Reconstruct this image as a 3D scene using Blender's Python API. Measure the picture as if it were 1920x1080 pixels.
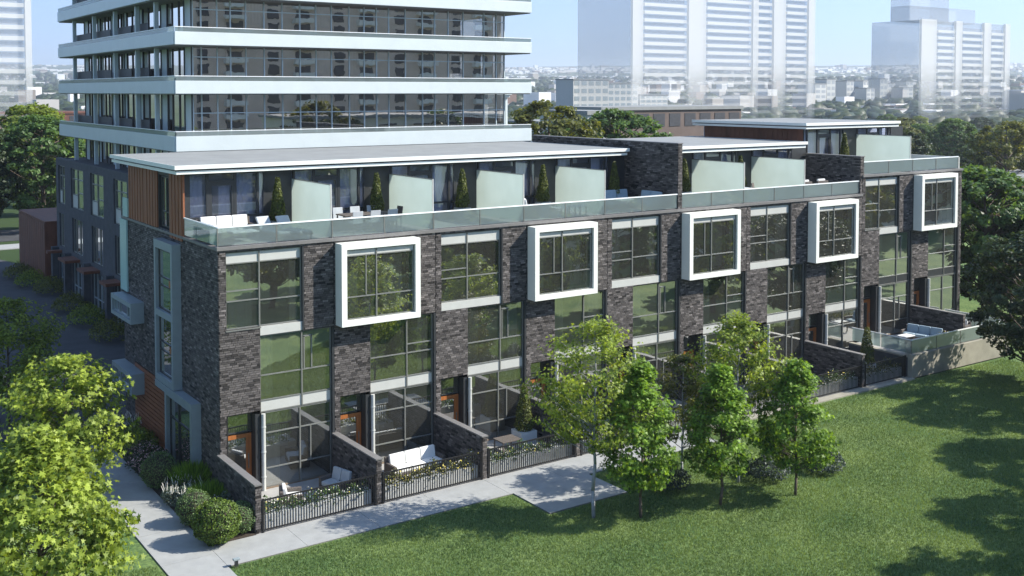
import bpy, math, random
import numpy as np
from mathutils import Vector, Matrix

# ------------------------------------------------------------------ scene, camera, sky, sun, exposure
for o in list(bpy.data.objects): bpy.data.objects.remove(o)
SC = bpy.context.scene
COL = SC.collection
rad = math.radians
cam = bpy.data.cameras.new('camera'); camo = bpy.data.objects.new('camera', cam); COL.objects.link(camo)
CAM = np.array((-14.209, -40.460, 15.834))
camo.location = CAM
camo.rotation_euler = (rad(90 - 2.42), 0, rad(-34.624))
cam.sensor_fit = 'HORIZONTAL'; cam.sensor_width = 36; cam.lens = 38.0625; cam.shift_y = -0.14698
cam.clip_start = 0.5; cam.clip_end = 40000
SC.camera = camo

SUN_EL, SUN_AZ = 38.0, 122.0          # degrees, azimuth clockwise from +Y
W = bpy.data.worlds.new('World'); SC.world = W; W.use_nodes = True
wn = W.node_tree; bg = wn.nodes['Background']
sky = wn.nodes.new('ShaderNodeTexSky'); sky.sky_type = 'NISHITA'; sky.sun_disc = False
sky.sun_elevation = rad(SUN_EL); sky.sun_rotation = rad(SUN_AZ)
sky.altitude = 100; sky.air_density = 1.0; sky.dust_density = 0.25; sky.ozone_density = 2.5
tc = wn.nodes.new('ShaderNodeTexCoord'); va = wn.nodes.new('ShaderNodeVectorMath'); va.operation = 'ADD'; va.inputs[1].default_value = (0, 0, 0.22)
vn = wn.nodes.new('ShaderNodeVectorMath'); vn.operation = 'NORMALIZE'
wn.links.new(tc.outputs['Generated'], va.inputs[0]); wn.links.new(va.outputs[0], vn.inputs[0]); wn.links.new(vn.outputs[0], sky.inputs[0])
wn.links.new(sky.outputs[0], bg.inputs[0]); bg.inputs[1].default_value = 0.13
sl = bpy.data.lights.new('sun', 'SUN'); so = bpy.data.objects.new('sun', sl); COL.objects.link(so)
sl.energy = 4.2; sl.angle = rad(0.55); sl.color = (1.0, 0.94, 0.84)
SDIR = Vector((math.sin(rad(SUN_AZ)) * math.cos(rad(SUN_EL)), math.cos(rad(SUN_AZ)) * math.cos(rad(SUN_EL)), math.sin(rad(SUN_EL))))
so.rotation_euler = SDIR.to_track_quat('Z', 'Y').to_euler(); so.location = (60, -60, 60)
SC.view_settings.view_transform = 'Standard'; SC.view_settings.look = 'None'
SC.view_settings.exposure = 1.15; SC.view_settings.gamma = 1.0
SC.render.engine = 'CYCLES'
cy = SC.cycles
cy.use_denoising = True
try: cy.denoiser = 'OPENIMAGEDENOISE'
except Exception: pass
cy.max_bounces = 8; cy.diffuse_bounces = 3; cy.glossy_bounces = 3; cy.transmission_bounces = 4
cy.transparent_max_bounces = 24; cy.volume_bounces = 0
cy.caustics_reflective = False; cy.caustics_refractive = False
cy.sample_clamp_indirect = 6.0

# ------------------------------------------------------------------ pixel helper (1920x1080 photo pixels -> world)
_F = 2030.0; _th = math.atan2(2940, _F); _p = rad(2.42); _ppy = 172 + _F * math.tan(_p)
_Rv = np.array([math.sin(_th), -math.cos(_th), 0.0])
_Fv = np.array([math.cos(_th) * math.cos(_p), math.sin(_th) * math.cos(_p), -math.sin(_p)])
_Uv = np.cross(_Rv, _Fv)
def at(x, y, depth): return CAM + (_Fv * _F + _Rv * (x - 960) + _Uv * (_ppy - y)) / _F * depth
def proj(P):
    v = np.asarray(P, float) - CAM; z = v @ _Fv
    return 960 + _F * (v @ _Rv) / z, _ppy - _F * (v @ _Uv) / z, z

# ------------------------------------------------------------------ materials
MATS = {}
def newmat(name):
    m = bpy.data.materials.new(name); m.use_nodes = True
    nt = m.node_tree; nt.nodes.clear()
    out = nt.nodes.new('ShaderNodeOutputMaterial')
    MATS[name] = m
    return m, nt, out
def N(nt, t, **kw):
    n = nt.nodes.new(t)
    for k, v in kw.items():
        if k.startswith('i_'): n.inputs[k[2:].replace('_', ' ')].default_value = v
        else: setattr(n, k, v)
    return n
def pos(nt, scale=(1, 1, 1)):
    g = N(nt, 'ShaderNodeNewGeometry')
    mp = N(nt, 'ShaderNodeMapping'); mp.inputs['Scale'].default_value = scale
    nt.links.new(g.outputs['Position'], mp.inputs[0]); return mp.outputs[0]
def c4(c): return (c[0], c[1], c[2], 1)
def mul(c, k): return tuple(min(1, x * k) for x in c)
def pm(name, col, rough=0.6, var=0.12, scale=3.0, bump=0.0, bscale=40.0, metallic=0.0, spec=0.5, stretch=(1, 1, 1), col2=None, tone=False, tonelo=0.6, tonehi=1.4, detail=5):
    m, nt, out = newmat(name)
    b = N(nt, 'ShaderNodeBsdfPrincipled'); b.inputs['Roughness'].default_value = rough
    b.inputs['Metallic'].default_value = metallic; b.inputs['Specular IOR Level'].default_value = spec
    nt.links.new(b.outputs[0], out.inputs[0])
    p = pos(nt, stretch)
    n = N(nt, 'ShaderNodeTexNoise'); n.inputs['Scale'].default_value = scale; n.inputs['Detail'].default_value = detail
    n.inputs['Roughness'].default_value = 0.62
    nt.links.new(p, n.inputs[0])
    r = N(nt, 'ShaderNodeValToRGB'); r.color_ramp.elements[0].position = 0.3; r.color_ramp.elements[1].position = 0.7
    r.color_ramp.elements[0].color = c4(mul(col, 1 - var)); r.color_ramp.elements[1].color = c4(col2 if col2 else mul(col, 1 + var))
    nt.links.new(n.outputs[0], r.inputs[0])
    last = r.outputs[0]
    if tone:
        a = N(nt, 'ShaderNodeAttribute'); a.attribute_name = 'tone'
        mr = N(nt, 'ShaderNodeMapRange'); mr.inputs['To Min'].default_value = tonelo; mr.inputs['To Max'].default_value = tonehi
        nt.links.new(a.outputs['Fac'], mr.inputs[0])
        mx = N(nt, 'ShaderNodeVectorMath', operation='SCALE')
        nt.links.new(last, mx.inputs[0]); nt.links.new(mr.outputs[0], mx.inputs['Scale']); last = mx.outputs[0]
    nt.links.new(last, b.inputs['Base Color'])
    if bump > 0:
        n2 = N(nt, 'ShaderNodeTexNoise'); n2.inputs['Scale'].default_value = bscale; n2.inputs['Detail'].default_value = 4
        nt.links.new(p, n2.inputs[0])
        bp = N(nt, 'ShaderNodeBump'); bp.inputs['Strength'].default_value = bump; bp.inputs['Distance'].default_value = 0.02
        nt.links.new(n2.outputs[0], bp.inputs['Height']); nt.links.new(bp.outputs[0], b.inputs['Normal'])
    return m
def leafmat(name, lo, hi, trans=0.35, rough=0.5):
    m, nt, out = newmat(name)
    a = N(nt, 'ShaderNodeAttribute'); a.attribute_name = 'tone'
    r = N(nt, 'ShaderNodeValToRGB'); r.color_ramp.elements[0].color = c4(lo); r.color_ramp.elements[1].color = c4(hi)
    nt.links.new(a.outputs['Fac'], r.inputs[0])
    b = N(nt, 'ShaderNodeBsdfPrincipled'); b.inputs['Roughness'].default_value = rough; b.inputs['Specular IOR Level'].default_value = 0.35
    nt.links.new(r.outputs[0], b.inputs['Base Color'])
    t = N(nt, 'ShaderNodeBsdfTranslucent')
    sc = N(nt, 'ShaderNodeVectorMath', operation='MULTIPLY'); sc.inputs[1].default_value = (1.5, 1.35, 0.5)
    nt.links.new(r.outputs[0], sc.inputs[0]); nt.links.new(sc.outputs[0], t.inputs[0])
    mx = N(nt, 'ShaderNodeMixShader'); mx.inputs[0].default_value = trans
    nt.links.new(b.outputs[0], mx.inputs[1]); nt.links.new(t.outputs[0], mx.inputs[2]); nt.links.new(mx.outputs[0], out.inputs[0])
    return m
def glassmat(name, tint=(0.75, 0.8, 0.78), base=0.2, ior=1.6, rough=0.0, bump=0.25, refl=(0.9, 0.93, 0.92), ripple=0.9, haze=0, hcol=(0.62, 0.72, 0.72)):
    m, nt, out = newmat(name)
    t = N(nt, 'ShaderNodeBsdfTransparent'); t.inputs[0].default_value = c4(tint)
    g = N(nt, 'ShaderNodeBsdfGlossy'); g.inputs['Roughness'].default_value = rough; g.inputs['Color'].default_value = c4(refl)
    f = N(nt, 'ShaderNodeFresnel'); f.inputs['IOR'].default_value = ior
    ad = N(nt, 'ShaderNodeMath', operation='ADD', use_clamp=True); ad.inputs[1].default_value = base
    nt.links.new(f.outputs[0], ad.inputs[0])
    if bump:
        n = N(nt, 'ShaderNodeTexNoise'); n.inputs['Scale'].default_value = ripple; n.inputs['Detail'].default_value = 2
        nt.links.new(pos(nt), n.inputs[0])
        bp = N(nt, 'ShaderNodeBump'); bp.inputs['Strength'].default_value = bump; bp.inputs['Distance'].default_value = 0.03
        nt.links.new(n.outputs[0], bp.inputs['Height']); nt.links.new(bp.outputs[0], g.inputs['Normal'])
    mx = N(nt, 'ShaderNodeMixShader')
    nt.links.new(ad.outputs[0], mx.inputs[0]); nt.links.new(t.outputs[0], mx.inputs[1]); nt.links.new(g.outputs[0], mx.inputs[2])
    last = mx.outputs[0]
    if haze:                      # milky diffuse mix, puts extra brightness into the glass colour
        df = N(nt, 'ShaderNodeBsdfDiffuse'); df.inputs[0].default_value = c4(hcol)
        tl = N(nt, 'ShaderNodeBsdfTranslucent'); tl.inputs[0].default_value = c4(hcol)
        m1 = N(nt, 'ShaderNodeMixShader'); nt.links.new(df.outputs[0], m1.inputs[1]); nt.links.new(tl.outputs[0], m1.inputs[2])
        m2 = N(nt, 'ShaderNodeMixShader'); m2.inputs[0].default_value = haze
        nt.links.new(last, m2.inputs[1]); nt.links.new(m1.outputs[0], m2.inputs[2]); last = m2.outputs[0]
    nt.links.new(last, out.inputs[0])
    return m

M = {}
M['brick'] = pm('brick_dark', (0.080, 0.073, 0.070), 0.75, 0.25, 9, 0.4, 60, tone=True, tonelo=0.18, tonehi=2.6, spec=0.35)
M['mortar'] = pm('mortar', (0.018, 0.0175, 0.0175), 0.9, 0.2, 6, spec=0.2)
M['core'] = pm('core', (0.07, 0.066, 0.064), 0.9, 0.2, 3)
M['white'] = pm('white_metal', (0.80, 0.82, 0.76), 0.42, 0.03, 2)
M['panel'] = pm('pale_panel', (0.50, 0.51, 0.48), 0.45, 0.05, 2)
M['frame'] = pm('window_frame', (0.17, 0.175, 0.16), 0.4, 0.08, 4)
M['dframe'] = pm('dark_frame', (0.030, 0.033, 0.036), 0.45, 0.15, 5)
M['gmetal'] = pm('grey_metal', (0.26, 0.31, 0.33), 0.42, 0.06, 3)
M['coping'] = pm('coping', (0.17, 0.165, 0.16), 0.5, 0.12, 4)
M['blackiron'] = pm('black_iron', (0.012, 0.012, 0.013), 0.45, 0.2, 20)
M['rail'] = pm('white_rail', (0.85, 0.88, 0.88), 0.3, 0.02, 2)
M['roof'] = pm('roof_membrane', (0.24, 0.25, 0.245), 0.7, 0.12, 0.7, 0.15, 8)
M['fascia'] = pm('fascia', (0.78, 0.81, 0.77), 0.4, 0.03, 2)
M['terra'] = pm('terracotta_panel', (0.24, 0.085, 0.035), 0.55, 0.25, 2.2, 0.1, 30, stretch=(3, 3, 0.35))
M['wood'] = pm('wood_board', (0.23, 0.08, 0.033), 0.55, 0.3, 3, 0.15, 40, stretch=(1, 0.5, 6))
M['doorwood'] = pm('door_wood', (0.34, 0.12, 0.035), 0.4, 0.2, 3, stretch=(4, 4, 0.4))
M['concrete'] = pm('concrete', (0.30, 0.285, 0.235), 0.8, 0.16, 1.2, 0.25, 30)
M['paving'] = pm('paving', (0.31, 0.32, 0.315), 0.85, 0.10, 1.6, 0.25, 60)
M['patio'] = pm('patio_slab', (0.36, 0.355, 0.34), 0.8, 0.1, 1.5)
M['asphalt'] = pm('asphalt', (0.050, 0.053, 0.058), 0.85, 0.25, 0.8, 0.3, 90)
M['rust'] = pm('rust_steel', (0.14, 0.05, 0.026), 0.65, 0.3, 2.0, 0.15, 20, stretch=(1, 1, 0.3))
M['interior'] = pm('interior', (0.55, 0.52, 0.45), 0.8, 0.15, 0.5)
M['ifloor'] = pm('interior_floor', (0.20, 0.14, 0.09), 0.6, 0.2, 2)
M['curtain'] = pm('curtain', (0.62, 0.62, 0.58), 0.9, 0.06, 2)
M['added_sheer'] = pm('added_sheer_curtain', (0.60, 0.64, 0.76), 0.9, 0.08, 1.5)
M['lav'] = pm('penthouse_interior', (0.55, 0.60, 0.74), 0.8, 0.15, 0.4)
M['sofa'] = pm('cushion_white', (0.74, 0.75, 0.73), 0.85, 0.05, 4)
M['sofag'] = pm('cushion_grey', (0.42, 0.45, 0.47), 0.85, 0.08, 4)
M['sofab'] = pm('cushion_blue', (0.30, 0.40, 0.47), 0.85, 0.08, 4)
M['wicker'] = pm('wicker', (0.10, 0.085, 0.075), 0.7, 0.3, 30, 0.4, 80)
M['planter'] = pm('planter_grey', (0.30, 0.33, 0.35), 0.6, 0.1, 3)
M['wplanter'] = pm('planter_white', (0.62, 0.66, 0.68), 0.6, 0.06, 3)
M['pplanter'] = pm('planter_pale', (0.50, 0.51, 0.49), 0.7, 0.12, 3)
M['bark'] = pm('bark', (0.10, 0.078, 0.06), 0.9, 0.3, 8, 0.5, 30, stretch=(2, 2, 0.4))
M['palebark'] = pm('pale_bark', (0.30, 0.31, 0.33), 0.85, 0.25, 6, 0.3, 30)
M['soil'] = pm('soil', (0.045, 0.034, 0.025), 0.95, 0.35, 5, 0.5, 40)
M['towerwhite'] = pm('tower_parapet', (0.58, 0.645, 0.65), 0.32, 0.04, 0.8)
M['soffit'] = pm('soffit', (0.22, 0.22, 0.22), 0.7, 0.1, 1)
M['podium'] = pm('podium_wall', (0.062, 0.066, 0.074), 0.8, 0.25, 2, 0.2, 30)
M['teal'] = pm('teal_glass_panel', (0.40, 0.58, 0.56), 0.25, 0.04, 1)
M['tcol'] = pm('tower_column', (0.50, 0.58, 0.60), 0.4, 0.06, 2)
M['tdark'] = pm('tower_divider', (0.045, 0.045, 0.05), 0.5, 0.2, 2)
M['glass'] = glassmat('window_glass', (0.78, 0.80, 0.73), 0.46, 1.6, bump=0.10, haze=0.07, hcol=(0.66, 0.66, 0.58))
M['tglass'] = glassmat('tower_glass', (0.62, 0.62, 0.62), 0.46, 1.6, bump=0.05, refl=(1, 0.95, 0.9))
M['pglass'] = glassmat('penthouse_glass', (0.82, 0.86, 0.95), 0.2, 1.6, bump=0.1, haze=0.12, hcol=(0.55, 0.60, 0.78))
M['bglass'] = glassmat('balustrade_glass', (0.66, 0.75, 0.74), 0.14, 1.45, bump=0.1, haze=.3)
M['blossw'] = pm('blossom_white', (0.72, 0.70, 0.62), 0.7, 0.1, 20)
M['blossy'] = pm('blossom_yellow', (0.75, 0.62, 0.12), 0.7, 0.15, 20)
M['blossp'] = pm('blossom_pink', (0.60, 0.36, 0.36), 0.7, 0.2, 20)
M['lf_bright'] = leafmat('leaf_bright', (0.035, 0.085, 0.014), (0.27, 0.44, 0.06), 0.42)
M['lf_lime'] = leafmat('leaf_lime', (0.04, 0.085, 0.012), (0.38, 0.48, 0.075), 0.42)
M['lf_mid'] = leafmat('leaf_mid', (0.045, 0.08, 0.016), (0.26, 0.34, 0.06), 0.42)
M['lf_green'] = leafmat('leaf_green', (0.03, 0.062, 0.02), (0.13, 0.23, 0.065), 0.38)
M['lf_olive'] = leafmat('leaf_olive', (0.035, 0.05, 0.012), (0.19, 0.21, 0.05), 0.38)
M['lf_dark'] = leafmat('leaf_dark', (0.016, 0.032, 0.014), (0.065, 0.10, 0.04), 0.3)
M['lf_box'] = leafmat('leaf_boxwood', (0.03, 0.065, 0.014), (0.19, 0.28, 0.05), 0.3)
M['lf_boxd'] = leafmat('leaf_boxwood_grey', (0.04, 0.08, 0.03), (0.20, 0.31, 0.12), 0.3)
M['lf_grey'] = leafmat('leaf_grey', (0.05, 0.075, 0.06), (0.16, 0.21, 0.17), 0.3)
M['lf_blue'] = leafmat('leaf_bluish', (0.02, 0.035, 0.032), (0.075, 0.11, 0.10), 0.25)
M['lf_cone'] = leafmat('leaf_cone', (0.03, 0.045, 0.01), (0.16, 0.19, 0.04), 0.3)
M['grass'] = leafmat('grass_blade', (0.06, 0.12, 0.04), (0.25, 0.34, 0.12), 0.3, 0.6)
def frosted():
    m, nt, out = newmat('frosted_glass')
    d = N(nt, 'ShaderNodeBsdfPrincipled'); d.inputs['Roughness'].default_value = 0.35; d.inputs['Base Color'].default_value = (0.62, 0.74, 0.70, 1)
    t = N(nt, 'ShaderNodeBsdfTranslucent'); t.inputs[0].default_value = (0.74, 0.80, 0.76, 1)
    tr = N(nt, 'ShaderNodeBsdfTransparent'); tr.inputs[0].default_value = (0.8, 0.9, 0.87, 1)
    mx = N(nt, 'ShaderNodeMixShader'); mx.inputs[0].default_value = 0.55
    m2 = N(nt, 'ShaderNodeMixShader'); m2.inputs[0].default_value = 0.12
    n = N(nt, 'ShaderNodeTexNoise'); n.inputs['Scale'].default_value = 0.8
    nt.links.new(pos(nt), n.inputs[0])
    r = N(nt, 'ShaderNodeValToRGB'); r.color_ramp.elements[0].color = (0.54, 0.62, 0.59, 1); r.color_ramp.elements[1].color = (0.78, 0.84, 0.81, 1)
    r.color_ramp.elements[0].position = 0.3; r.color_ramp.elements[1].position = 0.7
    nt.links.new(n.outputs[0], r.inputs[0]); nt.links.new(r.outputs[0], d.inputs['Base Color'])
    nt.links.new(d.outputs[0], mx.inputs[1]); nt.links.new(t.outputs[0], mx.inputs[2])
    nt.links.new(mx.outputs[0], m2.inputs[1]); nt.links.new(tr.outputs[0], m2.inputs[2]); nt.links.new(m2.outputs[0], out.inputs[0])
    return m
M['frost'] = frosted()
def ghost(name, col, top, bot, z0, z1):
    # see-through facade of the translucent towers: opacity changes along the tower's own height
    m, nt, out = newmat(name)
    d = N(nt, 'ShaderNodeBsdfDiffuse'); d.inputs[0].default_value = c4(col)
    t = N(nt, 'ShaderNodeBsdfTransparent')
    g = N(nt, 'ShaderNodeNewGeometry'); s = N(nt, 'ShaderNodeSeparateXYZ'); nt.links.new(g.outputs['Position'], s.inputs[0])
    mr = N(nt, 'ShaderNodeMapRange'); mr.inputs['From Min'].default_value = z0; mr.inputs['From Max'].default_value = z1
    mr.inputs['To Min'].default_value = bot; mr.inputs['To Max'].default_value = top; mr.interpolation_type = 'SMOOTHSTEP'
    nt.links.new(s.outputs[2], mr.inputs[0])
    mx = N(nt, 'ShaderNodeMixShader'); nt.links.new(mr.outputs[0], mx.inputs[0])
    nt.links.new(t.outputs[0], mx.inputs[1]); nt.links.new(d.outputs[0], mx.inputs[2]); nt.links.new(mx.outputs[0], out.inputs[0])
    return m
def lawnmat():
    m, nt, out = newmat('lawn')
    b = N(nt, 'ShaderNodeBsdfPrincipled'); b.inputs['Roughness'].default_value = 0.85; b.inputs['Specular IOR Level'].default_value = 0.15
    p = pos(nt)
    n1 = N(nt, 'ShaderNodeTexNoise'); n1.inputs['Scale'].default_value = 0.35; n1.inputs['Detail'].default_value = 6; nt.links.new(p, n1.inputs[0])
    n2 = N(nt, 'ShaderNodeTexNoise'); n2.inputs['Scale'].default_value = 7; n2.inputs['Detail'].default_value = 6; nt.links.new(p, n2.inputs[0])
    r1 = N(nt, 'ShaderNodeValToRGB'); r1.color_ramp.elements[0].position = .35; r1.color_ramp.elements[1].position = .68
    r1.color_ramp.elements[0].color = (0.08, 0.145, 0.055, 1); r1.color_ramp.elements[1].color = (0.17, 0.235, 0.09, 1)
    r2 = N(nt, 'ShaderNodeValToRGB'); r2.color_ramp.elements[0].position = .35; r2.color_ramp.elements[1].position = .7
    r2.color_ramp.elements[0].color = (0.55, 0.6, 0.6, 1); r2.color_ramp.elements[1].color = (1.35, 1.3, 1.1, 1)
    nt.links.new(n1.outputs[0], r1.inputs[0]); nt.links.new(n2.outputs[0], r2.inputs[0])
    mx = N(nt, 'ShaderNodeVectorMath', operation='MULTIPLY'); nt.links.new(r1.outputs[0], mx.inputs[0]); nt.links.new(r2.outputs[0], mx.inputs[1])
    nt.links.new(mx.outputs[0], b.inputs['Base Color'])
    bp = N(nt, 'ShaderNodeBump'); bp.inputs['Strength'].default_value = 0.6; bp.inputs['Distance'].default_value = 0.05
    nt.links.new(n2.outputs[0], bp.inputs['Height']); nt.links.new(bp.outputs[0], b.inputs['Normal']); nt.links.new(b.outputs[0], out.inputs[0])
    return m
M['lawn'] = lawnmat()
def terrainmat():
    m, nt, out = newmat('terrain')
    b = N(nt, 'ShaderNodeBsdfPrincipled'); b.inputs['Roughness'].default_value = 0.95; b.inputs['Specular IOR Level'].default_value = 0.1
    p = pos(nt)
    n1 = N(nt, 'ShaderNodeTexNoise'); n1.inputs['Scale'].default_value = 0.004; n1.inputs['Detail'].default_value = 9; n1.inputs['Roughness'].default_value = .7; nt.links.new(p, n1.inputs[0])
    r1 = N(nt, 'ShaderNodeValToRGB'); e = r1.color_ramp.elements
    e[0].position = .30; e[0].color = (0.022, 0.042, 0.018, 1); e[1].position = .72; e[1].color = (0.24, 0.21, 0.17, 1)
    q = r1.color_ramp.elements.new(.50); q.color = (0.045, 0.072, 0.028, 1)
    q = r1.color_ramp.elements.new(.60); q.color = (0.075, 0.09, 0.045, 1)
    nt.links.new(n1.outputs[0], r1.inputs[0]); nt.links.new(r1.outputs[0], b.inputs['Base Color']); nt.links.new(b.outputs[0], out.inputs[0])
    return m
M['terrain'] = terrainmat()
def townmat():
    m, nt, out = newmat('town')
    b = N(nt, 'ShaderNodeBsdfPrincipled'); b.inputs['Roughness'].default_value = 0.8
    a = N(nt, 'ShaderNodeAttribute'); a.attribute_name = 'tone'
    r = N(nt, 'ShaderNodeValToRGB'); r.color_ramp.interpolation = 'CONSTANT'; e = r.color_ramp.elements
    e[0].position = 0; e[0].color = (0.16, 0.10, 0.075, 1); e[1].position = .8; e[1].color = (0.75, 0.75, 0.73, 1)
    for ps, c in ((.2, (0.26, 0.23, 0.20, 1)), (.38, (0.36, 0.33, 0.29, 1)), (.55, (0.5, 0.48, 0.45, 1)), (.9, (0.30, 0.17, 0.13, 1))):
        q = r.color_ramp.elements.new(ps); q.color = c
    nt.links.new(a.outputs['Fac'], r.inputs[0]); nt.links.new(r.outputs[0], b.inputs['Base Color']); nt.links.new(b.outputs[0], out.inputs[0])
    return m
M['town'] = townmat()

# ------------------------------------------------------------------ mesh helpers
class MB:
    def __init__(s): s.v = []; s.f = []; s.t = []
    def face(s, pts, tone=0.5):
        i = len(s.v); s.v += [tuple(p) for p in pts]; s.f.append(tuple(range(i, i + len(pts)))); s.t.append(tone); return s
    def hexa(s, a, tone=0.5, skip=()):
        i = len(s.v); s.v += [tuple(p) for p in a]
        for k, q in enumerate(((0, 3, 2, 1), (4, 5, 6, 7), (0, 1, 5, 4), (1, 2, 6, 5), (2, 3, 7, 6), (3, 0, 4, 7))):
            if k in skip: continue
            s.f.append(tuple(i + j for j in q)); s.t.append(tone)
        return s
    def box(s, x0, x1, y0, y1, z0, z1, tone=0.5, skip=()):
        return s.hexa(((x0, y0, z0), (x1, y0, z0), (x1, y1, z0), (x0, y1, z0), (x0, y0, z1), (x1, y0, z1), (x1, y1, z1), (x0, y1, z1)), tone, skip)
    def tube(s, p0, p1, r0, r1, n=7, tone=0.5):
        p0 = Vector(p0); p1 = Vector(p1); d = (p1 - p0)
        if d.length < 1e-6: return s
        d.normalize(); a = d.orthogonal().normalized(); b = d.cross(a); i = len(s.v)
        for p, r in ((p0, r0), (p1, r1)):
            for k in range(n):
                t = 2 * math.pi * k / n; s.v.append(tuple(p + (a * math.cos(t) + b * math.sin(t)) * r))
        for k in range(n):
            s.f.append((i + k, i + (k + 1) % n, i + n + (k + 1) % n, i + n + k)); s.t.append(tone)
        s.f.append(tuple(i + k for k in reversed(range(n)))); s.t.append(tone)
        s.f.append(tuple(i + n + k for k in range(n))); s.t.append(tone)
        return s
    def mesh(s, name, mat, tones=False, smooth=False):
        me = bpy.data.meshes.new(name); me.from_pydata(s.v, [], s.f)
        if tones:
            at_ = me.attributes.new('tone', 'FLOAT', 'FACE'); at_.data.foreach_set('value', np.array(s.t, dtype=np.float32))
        if smooth: me.polygons.foreach_set('use_smooth', [True] * len(me.polygons))
        me.materials.append(mat); me.update(); return me
    def build(s, name, mat, parent=None, tones=False, smooth=False, loc=None, kind=None, bevel=0):
        o = bpy.data.objects.new(name, s.mesh(name, mat, tones, smooth)); COL.objects.link(o)
        if parent is not None: o.parent = parent
        if loc is not None: o.location = loc
        if kind: o['kind'] = kind
        if bevel:
            md = o.modifiers.new('bevel', 'BEVEL'); md.width = bevel; md.segments = 2; md.limit_method = 'ANGLE'
        return o
def npmesh(name, v, f, mat, tone=None, smooth=False, vtone=None):
    """v (n,3) ; f (m,k) uniform polygons"""
    me = bpy.data.meshes.new(name); v = np.asarray(v, np.float32); f = np.asarray(f, np.int32); m_, k = f.shape
    me.vertices.add(len(v)); me.vertices.foreach_set('co', v.ravel())
    me.loops.add(m_ * k); me.loops.foreach_set('vertex_index', f.ravel())
    me.polygons.add(m_); me.polygons.foreach_set('loop_start', np.arange(0, m_ * k, k, dtype=np.int32))
    if smooth: me.polygons.foreach_set('use_smooth', np.ones(m_, dtype=bool))
    if tone is not None:
        a = me.attributes.new('tone', 'FLOAT', 'FACE'); a.data.foreach_set('value', np.asarray(tone, np.float32))
    me.materials.append(mat); me.update(calc_edges=True); return me
def link(name, me, parent=None, loc=None, rz=0, scale=None, kind=None):
    o = bpy.data.objects.new(name, me); COL.objects.link(o)
    if parent is not None: o.parent = parent
    if loc is not None: o.location = loc
    if rz: o.rotation_euler.z = rz
    if scale is not None: o.scale = scale if hasattr(scale, '__len__') else (scale,) * 3
    if kind: o['kind'] = kind
    return o
def thing(name, label, cat, loc=(0, 0, 0), rz=0, group=None):
    o = bpy.data.objects.new(name, None); COL.objects.link(o); o.location = loc; o.rotation_euler = (0, 0, rz); o.empty_display_size = 0.3
    o['label'] = label; o['category'] = cat
    if group: o['group'] = group
    return o
def tag(o, label, cat, group=None):
    o['label'] = label; o['category'] = cat
    if group: o['group'] = group
    return o
def struct(o): o['kind'] = 'structure'; return o
def dup(root, loc, rz=0, label=None, scale=None):
    r = root.copy(); COL.objects.link(r); r.location = loc; r.rotation_euler = (0, 0, rz)
    if label: r['label'] = label
    if scale: r.scale = (scale,) * 3 if not hasattr(scale, '__len__') else scale
    for ch in list(root.children):
        c = ch.copy(); COL.objects.link(c); c.parent = r
        for g in ch.children:
            d = g.copy(); COL.objects.link(d); d.parent = c
    return r
FRONT = lambda u, d, z: (u, -d, z)       # normal -Y, u along +X
SIDE = lambda u, d, z: (-d, u, z)        # normal -X, u along +Y
SIDER = lambda u, d, z: (d, u, z)        # normal +X
def mbox(mb, mp, u0, u1, d0, d1, z0, z1, tone=.5, skip=()):
    return mb.hexa([mp(u0, d1, z0), mp(u1, d1, z0), mp(u1, d0, z0), mp(u0, d0, z0), mp(u0, d1, z1), mp(u1, d1, z1), mp(u1, d0, z1), mp(u0, d0, z1)], tone, skip)

RNG = random.Random(7)
BL, BH, JT = 0.26, 0.085, 0.015
def brick_rects(u0, u1, z0, z1, openings, rng):
    out = []; n = int(round((z1 - z0) / BH)); h = (z1 - z0) / n
    for r in range(n):
        za = z0 + r * h; zb = za + h; zc = (za + zb) / 2
        iv = [(u0, u1)]
        for (a, b, c, d) in openings:
            if c - 0.02 <= zc <= d + 0.02:
                nv = []
                for (p, q) in iv:
                    if b <= p or a >= q: nv.append((p, q)); continue
                    if a > p: nv.append((p, a))
                    if b < q: nv.append((b, q))
                iv = nv
        off = (0.5 * (r % 2) + 0.18 * ((r * 7) % 3)) * BL
        k0 = math.floor((u0 - off) / BL) - 1
        u = off + k0 * BL
        while u < u1:
            for (p, q) in iv:
                a = max(u, p); b = min(u + BL, q)
                if b - a > 0.05: out.append((a + JT / 2, b - JT / 2, za + JT / 2, zb - JT / 2))
            u += BL
    return out
def cells(u0, u1, z0, z1, openings):
    us = sorted({u0, u1, *[min(max(o[0], u0), u1) for o in openings], *[min(max(o[1], u0), u1) for o in openings]})
    zs = sorted({z0, z1, *[min(max(o[2], z0), z1) for o in openings], *[min(max(o[3], z0), z1) for o in openings]})
    for i in range(len(us) - 1):
        run = None
        for j in range(len(zs) - 1):
            uc = (us[i] + us[i + 1]) / 2; zc = (zs[j] + zs[j + 1]) / 2
            hole = any(o[0] < uc < o[1] and o[2] < zc < o[3] for o in openings)
            if hole:
                if run is not None: yield (us[i], us[i + 1], run, zs[j]); run = None
            elif run is None: run = zs[j]
        if run is not None: yield (us[i], us[i + 1], run, zs[-1])
def tone_of(rng):
    t = rng.random()
    if t < .10: return rng.uniform(0, .12)
    if t > .90: return rng.uniform(.75, 1)
    return rng.uniform(.2, .6)
BRICKMESH = None
def brickmeshes():
    global BRICKMESH
    if BRICKMESH is None:
        BRICKMESH = {}
        rng = random.Random(3)
        for nm in ('F', 'S'):
            mp = FRONT if nm == 'F' else SIDE
            L = []
            for k in range(14):
                mb = MB(); t = tone_of(rng); p = rng.uniform(0.0, 0.012)
                mbox(mb, mp, -(BL - JT) / 2, (BL - JT) / 2, -0.014, p, -(BH - JT) / 2, (BH - JT) / 2, t)
                L.append(mb.mesh('brick', M['brick'], True))
            BRICKMESH[nm] = L
    return BRICKMESH
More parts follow.
